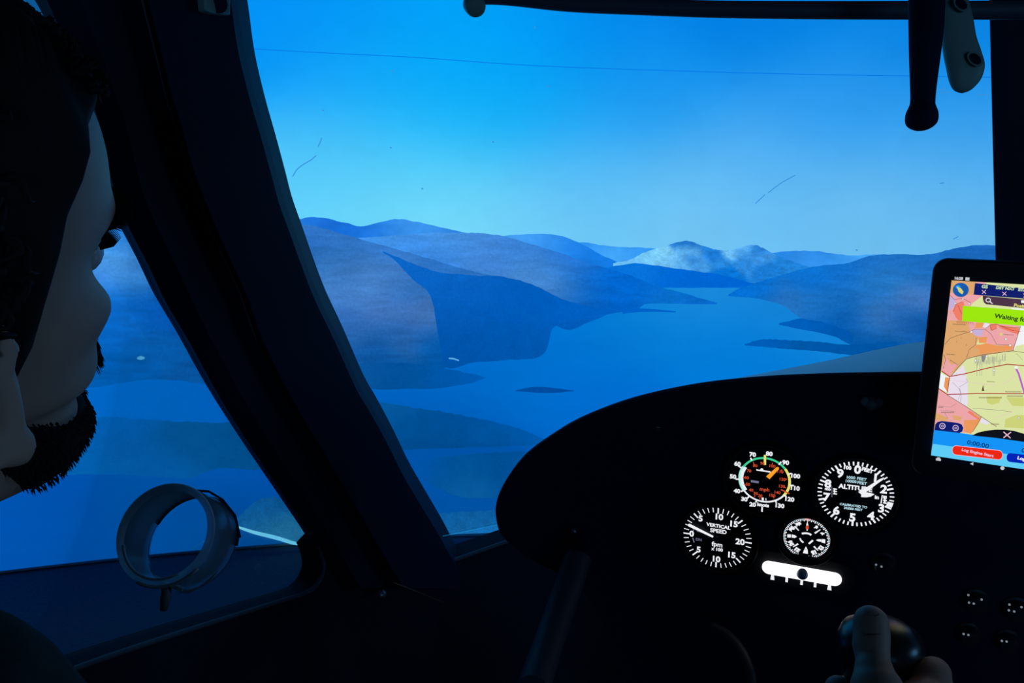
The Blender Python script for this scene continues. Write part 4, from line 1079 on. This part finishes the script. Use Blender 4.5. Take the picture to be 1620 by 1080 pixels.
# magenta track
tline([B(1320, 720), B(1360, 800), B(1420, 1000), B(1460, 1130)], 3.0, 'purple'); tdisc(*B(1325, 708), 2.6, 'white')
# sphere button
tdisc(*A(540, 512), 12.6, 'sphere', 32, 11.2); tdisc(*A(500, 470), 4.0, 'blue', 14, 3); tpoly([A(480, 460), A(545, 490), A(580, 540), A(560, 575), A(510, 540)], 'gold')
# top bar
tpoly([A(742, 415), A(1900, 540), A(1900, 690), A(1400, 632), A(850, 590), A(722, 578)], 'navy')
tpoly([A(850, 592), A(1900, 690), A(1900, 840), A(1300, 755), A(900, 715), A(868, 690), A(852, 640)], 'plum')
ttext('GS', *A(878, 468), 6.6, 'ctext', .0002, -.02); ttext('DST NXT', *A(1170, 490), 5.6, 'ctext', .0002, -.02); ttext('ETA', *A(1412, 512), 5.8, 'ctext', .0002, -.02, )
for x, y in ((868, 540), (1158, 565), (1455, 590)):
    tline([A(x - 28, y - 24), A(x + 28, y + 24)], 1.0, 'pinkx'); tline([A(x + 26, y - 26), A(x - 26, y + 26)], 1.0, 'pinkx')
for k in range(16):
    q0, q1 = 2 * PI * k / 16, 2 * PI * (k + 1) / 16
    tline([A(928 + 32 * math.cos(q0), 655 + 28 * math.sin(q0)), A(928 + 32 * math.cos(q1), 655 + 28 * math.sin(q1))], 1.1, 'white')
tline([A(948, 672), A(985, 704)], 1.4, 'white')
tpoly([A(1395, 655), A(1900, 690), A(1900, 730), A(1395, 695)], 'white'); ttext('Posit', *A(1290, 728), 7, 'gold', .00015, -.05, 'LEFT'); tpoly([A(1260, 765), A(1900, 800), A(1900, 835), A(1260, 785)], 'white')
# banner
tpoly([A(570, 735), A(1440, 800), A(2000, 850), A(2000, 1100), A(1440, 1020), A(560, 952)], 'chart')
ttext('Waiting for', *A(1020, 878), 9.4, 'text', .00016, -.065, 'LEFT')
# bottom dock
tpoly([C(200, 480), C(530, 520), C(1230, 618), C(1800, 700), C(1800, 1100), C(150, 800)], 'blue')
tpoly([C(190, 640), C(1800, 860), C(1800, 1100), C(150, 800)], 'cyan')
tpoly([C(630, 545), C(700, 510), C(800, 488), C(900, 478), C(1000, 478), C(1100, 490), C(1224, 525), C(1330, 585), C(1390, 640), C(1230, 618), C(900, 572)], 'black')
tline([C(990, 505), C(1065, 572)], 1.7, 'pinkx'); tline([C(1070, 507), C(990, 568)], 1.7, 'pinkx')
tpoly([C(215, 420), C(240, 392), C(290, 380), C(470, 402), C(515, 420), C(533, 460), C(520, 500), C(490, 516), C(205, 484)], 'navy')
for x, y in ((296, 438), (446, 460)):
    tdisc(*C(x, y), 5.0, 'lilac'); tdisc(*C(x, y), 3.6, 'navy'); tdisc(*C(x, y), 2.0, 'lilac'); tdisc(*C(x, y), 1.0, 'navy')
ttext('0:00:00', *C(698, 645), 10.2, 'bluet', .0001, -.075); ttext('0', *C(1212, 715), 9.4, 'bluet', .0001, -.05)


def pill(cx_, cy_, L, hgt, sl, key):
    r = hgt / 2; pts = []
    for k in range(9):
        q = -PI / 2 + PI * k / 8; pts.append((cx_ + (L - r) + r * .8 * math.cos(q), cy_ + (L - r) * sl + r * math.sin(q)))
    for k in range(9):
        q = PI / 2 + PI * k / 8; pts.append((cx_ - (L - r) + r * .8 * math.cos(q), cy_ - (L - r) * sl + r * math.sin(q)))
    tpoly(pts, key)


x_, y_ = C(692, 738); pill(x_, y_, 41.5, 15.5, .11, 'pinkx'); pill(x_, y_, 40.5, 13.6, .11, 'red'); ttext('Log Engine Start', x_ + 0, y_ + .2, 6.6, 'pinkx', .00012, -.075)
x_, y_ = C(1300, 820); pill(x_, y_, 40, 14, .115, 'dblue'); ttext('Log', *C(1190, 805), 7.2, 'white', .00015, -.075)
disp.build('map_display', TMATS, tab)
# system icons in the black margin of the glass
ICON = mat('lit_icons', (205, 208, 214), emit=.9)


def ticon(name, *polys):
    g = MB()
    for pts in polys: g.add([tw(*tp(*p), .0004) for p in pts], [tuple(range(len(pts)))])
    g.build(name, ICON, tab)


ticon('status_icon', [A(608, 345), A(665, 349), A(660, 395), A(605, 390)])
ticon('back_icon', [C(608, 885), C(648, 868), C(645, 905)])
ticon('home_icon', [C(978 + 24 * math.cos(2 * PI * k / 12), 935 + 22 * math.sin(2 * PI * k / 12)) for k in range(12)])
ticon('camera_icon', [C(222, 822), C(235, 824), C(236, 812), C(266, 815), C(268, 828), C(278, 830), C(276, 855), C(220, 847)])
g = MB(); a, b_ = tp(*A(508, 362)); text_mesh(g, '16:28', 5.2 * .000546, lambda x, y: tw(a + x, b_ - y, .0004), 0, .00018)
g.build('clock', ICON, tab)

# ------------------------------------------------------------------ the control stick and the hand that holds it
stick = thing('control_stick', 'black control stick with a rounded grip gripped by a hand', 'control stick', (.27, .35, .16))


def cw(px, py, D): return at(px, py, D=D)


KX, KY, KD = 1392, 1020, .515
kc = cw(KX, KY, KD)
g = MB()
upv = (MW @ V((.03, -1, -.15))).normalized()
M_ = Matrix.Translation(kc) @ upv.to_track_quat('Z', 'Y').to_matrix().to_4x4()
g.lathe([(.0135, -.075), (.0145, -.05), (.016, -.035), (.0215, -.020), (.0256, -.008), (.0262, .002), (.0235, .0095), (.016, .0145), (.008, .0165), (.0008, .017)], M_, 32)
g.build('grip', GRIP, stick, smooth=True, auto=70)
g = MB(); b0 = M_ @ V((0, 0, -.07)); g.tube([b0, b0.lerp(V((.27, .42, .16)), .5) + V((0, .02, 0)), V((.27, .42, .16))], .011, 12); g.build('shaft', BLACK, stick, smooth=True)
g = MB(); g.lathe([(.045, 0), (.04, .02), (.02, .045), (.012, .05)], Matrix.Translation(V((.27, .42, .16))), 24); g.build('boot', BLACK, stick, smooth=True, auto=60)

hand = thing('person', 'right hand of a person gripping the control stick with the thumb raised', 'person', cw(1440, 1250, .42))
g = MB()
ch = [(1378, 985, .478, .0104), (1379, 1004, .476, .0106), (1378, 1022, .473, .0107), (1381, 1044, .468, .0096), (1383, 1062, .462, .0112), (1388, 1092, .455, .0150), (1402, 1130, .448, .019), (1428, 1175, .44, .022)]
for a, b_ in zip(ch, ch[1:]): g.capsule(cw(*a[:3]), cw(*b_[:3]), a[3], b_[3], 16)
# palm and heel
g.capsule(cw(1428, 1165, .45), cw(1470, 1120, .48), .021, .019); g.capsule(cw(1440, 1200, .45), cw(1480, 1160, .49), .022, .02); g.capsule(cw(1420, 1210, .44), cw(1440, 1290, .42), .026, .026)
# four fingers: knuckle at the right, around the front of the grip, tip at the left
for i, (dy, sc_) in enumerate(((0, 1.0), (58, 1.05), (112, 1.0), (160, .86))):
    kn = cw(1473, 1072 + dy, .492); p1 = cw(1478, 1064 + dy, .535 + .01 * (i == 1)); p2 = cw(1400, 1082 + dy, .566); p3 = cw(1330, 1092 + dy, .535); r = .0108 * sc_
    g.capsule(cw(1478, 1120 + dy * .6, .475), kn, .013, .0118 * sc_); g.capsule(kn, p1, .0118 * sc_, r); g.capsule(p1, p2, r, r * .93); g.capsule(p2, p3, r * .93, r * .85); g.capsule(p3, cw(1326, 1090 + dy, .516), r * .85, r * .82)
# wrist and forearm
w0 = cw(1440, 1290, .42); e0 = V((.30, -.02, .80))
g.capsule(w0, w0.lerp(e0, .5), .026, .034, 20); g.capsule(w0.lerp(e0, .5), e0, .034, .040, 20)
g.build('hand', SKIN, hand, remesh=.0016)
NAILM = mat('nail', (214, 168, 150), .3, spec=.5)
g = MB(); g.tube([w0.lerp(e0, .45), w0.lerp(e0, .75), e0, V((.33, -.12, .95)), V((.31, -.2, 1.15))], [.043, .048, .055, .06, .075], 20); g.build('sleeve', JACKET, hand, smooth=True, auto=60)
CREASE = mat('skin_crease', (150, 104, 88), .7)
g = MB()
for y_, x0_, x1_, D_ in ((972, 1372, 1377, .4706), (973, 1383, 1391, .4706), (1004, 1366, 1392, .4661), (1047, 1371, 1392, .4589)):
    g.tube([cw(x0_ + (x1_ - x0_) * k / 6, y_ + 1.2 * math.sin(k * .9), D_) for k in range(7)], .0003, 5)
g.build('skin_creases', CREASE, hand, smooth=True)

# ------------------------------------------------------------------ the pilot at the left, facing forward
# head frame: x = his right, y = forward, h = up from the chin
HB = V((-.3536, .1968, 1.1376))
HPITCH, HROLL, HYAW = math.radians(1.2), math.radians(10.7), math.radians(-1.1)      # bowed forward, leaning to his right


def head_rot():
    return Matrix.Rotation(HYAW, 3, 'Z') @ Matrix.Rotation(-HPITCH, 3, 'X') @ Matrix.Rotation(HROLL, 3, 'Y')


HR = head_rot()


def jaw(q, h):
    """the jaw line rises from the chin towards the ears"""
    return h + .060 * (1 - math.cos(min(abs(q), 1.9))) * max(0.0, min(1.0, (.065 - h) / .06)) ** 1.3


def hp(x, y, h): return HB + V((0, 0, .10)) + HR @ V((x, y, h - .10))


def gauss(v, s): return math.exp(-(v / s) ** 2)


FRONT = [(-.012, .058), (-.004, .072), (.008, .084), (.02, .0885), (.032, .083), (.042, .080), (.05, .084), (.058, .088), (.066, .087), (.074, .085), (.085, .086), (.10, .086), (.118, .084), (.132, .092), (.145, .093), (.165, .090), (.185, .082), (.205, .062), (.22, .032), (.228, .004)]
BACK = [(-.012, .035), (0, .045), (.03, .062), (.06, .076), (.09, .090), (.12, .098), (.15, .100), (.175, .094), (.20, .072), (.22, .034), (.228, .004)]
SIDE = [(-.012, .040), (-.004, .048), (.008, .053), (.02, .057), (.04, .062), (.06, .066), (.08, .069), (.10, .072), (.12, .0735), (.145, .0755), (.17, .0745), (.19, .066), (.208, .05), (.22, .026), (.228, .004)]


def head_pt(q, h, grow=0.0):
    """q: angle from straight ahead towards his right"""
    f, b, w = interp_s(FRONT, h) + grow, interp_s(BACK, h) + grow, interp_s(SIDE, h) + grow
    c_, s_ = math.cos(q), math.sin(q)
    e = 2.25 if c_ > 0 else 2.1
    if h < .05: e = 1.9 if c_ > 0 else 2.1
    a = f if c_ > 0 else b
    r = (abs(c_ / a) ** e + abs(s_ / w) ** e) ** (-1 / e)
    x, y = r * s_, r * c_
    if c_ > 0:
        ax_ = abs(x)
        y += .026 * gauss(ax_, .0115) * (gauss(h - .073, .010) + .55 * gauss(h - .087, .012) + .30 * gauss(h - .101, .012))     # nose
        y += .007 * gauss(ax_ - .014, .008) * gauss(h - .068, .008)                                                       # nostrils
        y -= .018 * gauss(ax_ - .032, .016) * gauss(h - .112, .013)                                                       # eye sockets
        y += .006 * gauss(ax_ - .030, .026) * gauss(h - .133, .008)                                                       # brow
        k_ = .006 * gauss(ax_ - .052, .016) * gauss(h - .093, .014); y += k_; x += math.copysign(k_ * .5, x) if ax_ > 1e-6 else 0   # cheekbones
        y += .006 * gauss(ax_, .022) * (gauss(h - .053, .005) + .9 * gauss(h - .043, .005)) - .004 * gauss(ax_, .02) * gauss(h - .048, .002)  # lips
        y += .005 * gauss(ax_, .018) * gauss(h - .018, .012)                                                              # chin
    return x, y


pilot = thing('person', 'bearded dark-haired person seated at the left, seen from behind looking ahead', 'person', (-.354, .10, .52))
NA = 72
rings = []
hs = [.2278 - .2278 * (k / 64) ** 1.15 * (1 + .03) for k in range(65)]
hs = [max(h, -.011) for h in hs]
for h in hs: rings.append([hp(*head_pt(2 * PI * k / NA, h), jaw((2 * PI * k / NA + PI) % (2 * PI) - PI, h)) for k in range(NA)])
# neck, shoulders, trunk continue in the same surface
for z, yc, a, b_, ox in ((1.125, .112, .040, .048, -.036), (1.095, .082, .044, .052, -.048), (1.065, .08, .052, .056, -.036), (1.03, .082, .058, .058, -.026), (.995, .075, .090, .064, -.024), (.965, .07, .145, .076, -.022), (.93, .072, .182, .090, -.02), (.88, .08, .196, .105, -.02), (.80, .085, .185, .112, -.02), (.70, .08, .172, .11, -.02), (.60, .075, .178, .115, -.02), (.53, .07, .185, .12, -.02)):
    rings.append([V((HB.x + ox + a * math.sin(2 * PI * k / NA), yc + b_ * math.cos(2 * PI * k / NA), z)) for k in range(NA)])
g = MB(); g.loft(rings)
# arms (one surface with the trunk after remeshing)
for s_ in (1, -1):
    sh = V((HB.x - .02 + s_ * .165, .075, .935)); el = V((HB.x - .02 + s_ * .175, .20, .68)); wr = V((HB.x + s_ * .10, .43, .62))
    g.capsule(sh, el, .052, .041, 16); g.capsule(el, wr, .041, .027, 16); g.capsule(wr, wr + V((-s_ * .02, .07, 0)), .027, .024, 14)
    # thighs
    hip = V((HB.x + s_ * .09, .08, .56)); kn = V((HB.x + s_ * .11, .50, .56)); an = V((HB.x + s_ * .10, .70, .22))
    g.capsule(hip, kn, .078, .055, 16); g.capsule(kn, an, .052, .036, 16); g.capsule(an, an + V((0, .14, -.03)), .036, .026, 12)
    # ears
    ec = hp(s_ * .074, -.012, .088)
    Me = Matrix.Rotation(-s_ * .35, 3, 'Z') @ Matrix.Rotation(.15, 3, 'X')
    loop = []
    for k in range(22):
        q = 2 * PI * k / 22; loop.append(ec + Me @ V((s_ * .008, -.003 + .016 * math.cos(q) * (1.1 if math.sin(q) > 0 else .75), .030 * math.sin(q))))
    g.tube(loop + [loop[0]], .0042, 8, caps=False)
    inner_ = [ec + Me @ V((s_ * .004, -.002 + .010 * math.cos(2 * PI * k / 22), .018 * math.sin(2 * PI * k / 22))) for k in range(12)]
    g.tube(inner_, .003, 8)
    g.ball(ec + Me @ V((s_ * .001, .0, 0)), (.005, .016, .028), 16, M=Me)
    g.ball(ec + Me @ V((s_ * .006, .004, -.027)), (.005, .008, .010), 12, M=Me)
pb = g.build('body', SKIN, pilot, remesh=.0024)
pb.modifiers['smooth'].iterations = 2
# jacket and trousers over the trunk
g = MB(); rings = []
for z, yc, a, b_ in ((1.076, .120, .072, .094), (1.070, .122, .086, .106), (1.05, .120, .100, .120), (1.01, .114, .124, .138), (.972, .105, .158, .146), (.935, .10, .190, .144), (.88, .095, .204, .136), (.80, .085, .198, .124), (.70, .08, .188, .122), (.60, .075, .194, .127), (.55, .07, .198, .130)):
    rings.append([V((HB.x - .022 + a * math.sin(2 * PI * k / 48), yc + b_ * math.cos(2 * PI * k / 48), z)) for k in range(48)])
g.loft(rings)
for s_ in (1, -1):
    sh = V((HB.x - .02 + s_ * .165, .075, .935)); el = V((HB.x - .02 + s_ * .175, .20, .68)); wr = V((HB.x + s_ * .10, .43, .62))
    g.capsule(sh, el, .064, .052, 16); g.capsule(el, wr, .052, .036, 16)
g.build('jacket', JACKET, pilot, remesh=.005)
g = MB()
for s_ in (1, -1):
    hip = V((HB.x + s_ * .09, .08, .56)); kn = V((HB.x + s_ * .11, .50, .56)); an = V((HB.x + s_ * .10, .69, .25))
    g.capsule(hip, kn, .086, .064, 16); g.capsule(kn, an, .062, .046, 16)
g.build('trousers', mat('dark_trousers', (34, 38, 48), .9, noise_scale=100), pilot, remesh=.005)
g = MB()
for s_ in (1, -1):
    an = V((HB.x + s_ * .10, .70, .215)); g.capsule(an + V((0, -.03, -.015)), an + V((0, .15, -.02)), .040, .034, 14)
g.build('shoes', mat('black_leather', (24, 24, 26), .5), pilot, smooth=True)
# eyes, lashes and eyebrows
for s_ in (1, -1):
    g = MB(); ec = hp(s_ * .032, .0705, .1145); g.ball(ec, .0118, 20); g.build('eye', mat('eye_white', (215, 210, 205), .2, spec=.6), pilot, smooth=True)
    g = MB()
    for k in range(26):
        x_ = s_ * (.020 + .026 * k / 25); b0 = hp(x_, .0815 - .010 * (k / 25) ** 2, .1205 - .003 * abs(k / 12.5 - 1))
        g.tube([b0, b0 + V((s_ * .001 * (k / 12 - .6), .006, .0005)), b0 + V((s_ * .002 * (k / 12 - .6), .010, .004))], [.0005, .0004, .0001], 4)
    g.build('eyelashes', HAIR, pilot)
    g = MB()
    for k in range(240):
        u_ = random.random(); x_ = s_ * (.014 + .040 * u_); q = math.atan2(x_, .09); h_ = .133 + .003 * math.sin(u_ * 2.6) - .012 * max(0, u_ - .6) + random.uniform(-.004, .004)
        qq = math.asin(max(-1, min(1, x_ / .095))); xx, yy = head_pt(qq, h_); b0 = hp(xx, yy, h_)
        g.tube([b0, b0 + V((s_ * .004, .0022, .0008)), b0 + V((s_ * .008, .0022, -.0005))], [.0005, .0005, .0001], 4)
    g.build('eyebrow', HAIR, pilot)

# hair: a cap over the skull plus wavy locks
def hair_edge(q):
    """lowest height of the hair at the angle q (0 = ahead, pi = behind)"""
    a = abs((q + PI) % (2 * PI) - PI) / PI
    return interp_s([(0, .188), (.14, .185), (.22, .181), (.30, .172), (.355, .155), (.40, .125), (.445, .088), (.49, .078), (.54, .105), (.62, .050), (.75, .022), (1, .015)], a)


g = MB(); rings = []
NR, NQ = 34, 96
for i in range(NR + 1):
    ring = []
    for k in range(NQ):
        q = 2 * PI * k / NQ; e_ = hair_edge(q); t_ = i / NR
        h = .2275 - (.2275 - e_) * t_
        nz = noise.noise(V((math.cos(q) * 4.2, math.sin(q) * 4.2, h * 38)))
        thick = (.0085 + .004 * nz) * min(1, (1 - t_) * 5 + .10)
        x_, y_ = head_pt(q, h, thick); p = hp(x_, y_, h + (thick * .8 if h > .2 else 0))
        ring.append(p)
    rings.append(ring)
g.loft(rings, 0, True, False)
hair = g.build('hair', HAIR, pilot, smooth=True)
g = MB()
for k in range(1100):
    q = random.uniform(-PI, PI); a_ = abs(q) / PI
    if a_ < .5: continue
    e_ = hair_edge(q); h = random.uniform(e_ + .004, .226)
    x_, y_ = head_pt(q, h, .009); p = hp(x_, y_, h + (.010 if h > .2 else 0)); o_ = (p - hp(0, 0, .12)).normalized()
    tng = V((random.uniform(-1, 1), random.uniform(-1, 1), random.uniform(-1.0, .6))); tng = (tng - o_ * tng.dot(o_)).normalized()
    L = random.uniform(.008, .017); pts = []; sd = o_.cross(tng)
    for m_ in range(7):
        s__ = m_ / 6; pts.append(p + tng * L * s__ + o_ * (.005 * math.sin(s__ * 3.1) + .002) + sd * .003 * math.sin(s__ * 7 + k))
    g.tube(pts, [.0012, .0016, .0017, .0015, .0012, .0008, .0002], 6)
# forelock sweeping up and forward off the brow
for k in range(360):
    q = random.uniform(-.9, .9); h = random.uniform(.184, .212)
    x_, y_ = head_pt(q, h, .005); p = hp(x_, y_, h)
    fw = V((math.sin(q) * .7 + random.uniform(-.25, .25), .75, .35)); fw.normalize(); L = random.uniform(.004, .009); pts = []
    for m_ in range(7):
        s__ = m_ / 6; pts.append(p + fw * L * .7 * math.sin(s__ * 1.7) + V((0, 0, L * (.9 * s__ - .55 * s__ * s__))) + V((.002 * math.sin(s__ * 6 + k), 0, .002 * math.cos(s__ * 5 + k))))
    g.tube(pts, [.0012, .0014, .0014, .0012, .001, .0007, .0002], 5)
g.build('curls', HAIR, hair, smooth=True)
# beard and moustache: fine short hairs along the jaw and lip over a thin base
g = MB(); rings = []
for i in range(15):
    ring = []
    for k in range(61):
        q = -1.9 + 3.8 * k / 60; a_ = abs(q)
        up = interp_s([(0, .038), (.35, .034), (.7, .030), (1.1, .034), (1.5, .046), (1.9, .07)], a_)
        h = -.010 + (up + .010) * i / 14; th = .0045 * math.sin(PI * min(1, (i + .4) / 14.4)) ** .6
        x_, y_ = head_pt(q, h, th); ring.append(hp(x_, y_, jaw(q, h)))
    rings.append(ring)
inner_ = []
for i in range(15):
    inner_.append([p + (hp(0, 0, .03) - p) * .08 for p in rings[i]])
g.loft([r + list(reversed(s__)) for r, s__ in zip(rings, inner_)], 0, True, True)
beard = g.build('beard', HAIR, pilot, smooth=True)
g = MB()
for k in range(2600):
    q = random.uniform(-1.7, 1.7); up = interp_s([(0, .044), (.35, .040), (.7, .036), (1.1, .04), (1.5, .055), (1.9, .07)], abs(q)); h = random.uniform(-.011, up)
    x_, y_ = head_pt(q, h, .004); p = hp(x_, y_, jaw(q, h)); o_ = (p - hp(0, .02, .06)).normalized()
    dr = (o_ * .8 + V((random.uniform(-.3, .3), random.uniform(-.2, .2), -.35))).normalized(); L = random.uniform(.001, .0026)
    g.tube([p, p + dr * L * .6, p + dr * L + V((0, 0, -.001))], [.0004, .00035, .0001], 4)
for k in range(320):
    x_ = random.uniform(-.026, .026); h = random.uniform(.057, .065) - abs(x_) * .25; q = math.asin(x_ / .09)
    xx, yy = head_pt(q, h, .0005); p = hp(xx, yy, h); s_ = 1 if x_ > 0 else -1
    g.tube([p, p + V((s_ * .002, .002, -.002)), p + V((s_ * .004, .002, -.006))], [.0005, .0004, .0001], 4)
g.build('whiskers', HAIR, beard)

# seat under the pilot
t = thing('pilot_seat', 'dark padded seat under the bearded person at the left', 'seat', (-.354, .1, .16))
SEATM = mat('seat_fabric', (36, 38, 44), .9, noise_scale=80)
g = MB(); g.box((-.57, -.10, .16), (-.14, .36, .475)); g.build('cushion', SEATM, t, bevel=.03)
g = MB(); Mr = Matrix.Translation((0, -.10, .44)) @ Matrix.Rotation(math.radians(12), 4, 'X') @ Matrix.Translation((0, .10, -.44))
g.box((-.56, -.16, .40), (-.15, -.07, .92), M=Mr); g.build('backrest', SEATM, t, bevel=.03)

# ------------------------------------------------------------------ unseen fill lights added behind and to the right to brighten face and panel
def add_fill(loc, aim, size, power, rgb):
    la = bpy.data.lights.new('fill_light', 'AREA'); la.shape = 'RECTANGLE'; la.size, la.size_y = size; la.energy = power; la.color = rgb
    lo = bpy.data.objects.new('fill_light', la); col.objects.link(lo); lo.location = loc
    lo.rotation_euler = (V(aim) - V(loc)).to_track_quat('-Z', 'Y').to_euler()


add_fill((1.1, -2.9, 1.55), (-.2, 0, 1.3), (1.6, .9), 13.0, (.20, .52, 1.0))
add_fill((4.6, 1.15, 1.75), (-.3, .25, 1.2), (1.2, 1.0), 18.0, (.19, .52, 1.0))

# ------------------------------------------------------------------ world, camera, view
w = bpy.data.worlds.new('dark_room'); sc.world = w; w.use_nodes = True
w.node_tree.nodes['Background'].inputs[0].default_value = (.0, .0, .0, 1)
cam = bpy.data.cameras.new('camera'); cam.lens = 28.0; cam.sensor_width = 36.0; cam.clip_start = .01; cam.clip_end = 100
co = bpy.data.objects.new('camera', cam); col.objects.link(co)
rt, dn, fw = (MW @ V((1, 0, 0))), (MW @ V((0, 1, 0))), (MW @ V((0, 0, 1)))
mm = Matrix((( rt.x, -dn.x, -fw.x, CAM.x), (rt.y, -dn.y, -fw.y, CAM.y), (rt.z, -dn.z, -fw.z, CAM.z), (0, 0, 0, 1)))
co.matrix_world = mm
sc.camera = co
vs = sc.view_settings
sc.display_settings.display_device = 'sRGB'
vs.view_transform = 'Standard'; vs.look = 'None'; vs.exposure = 0.0; vs.gamma = 1.0; vs.use_curve_mapping = False
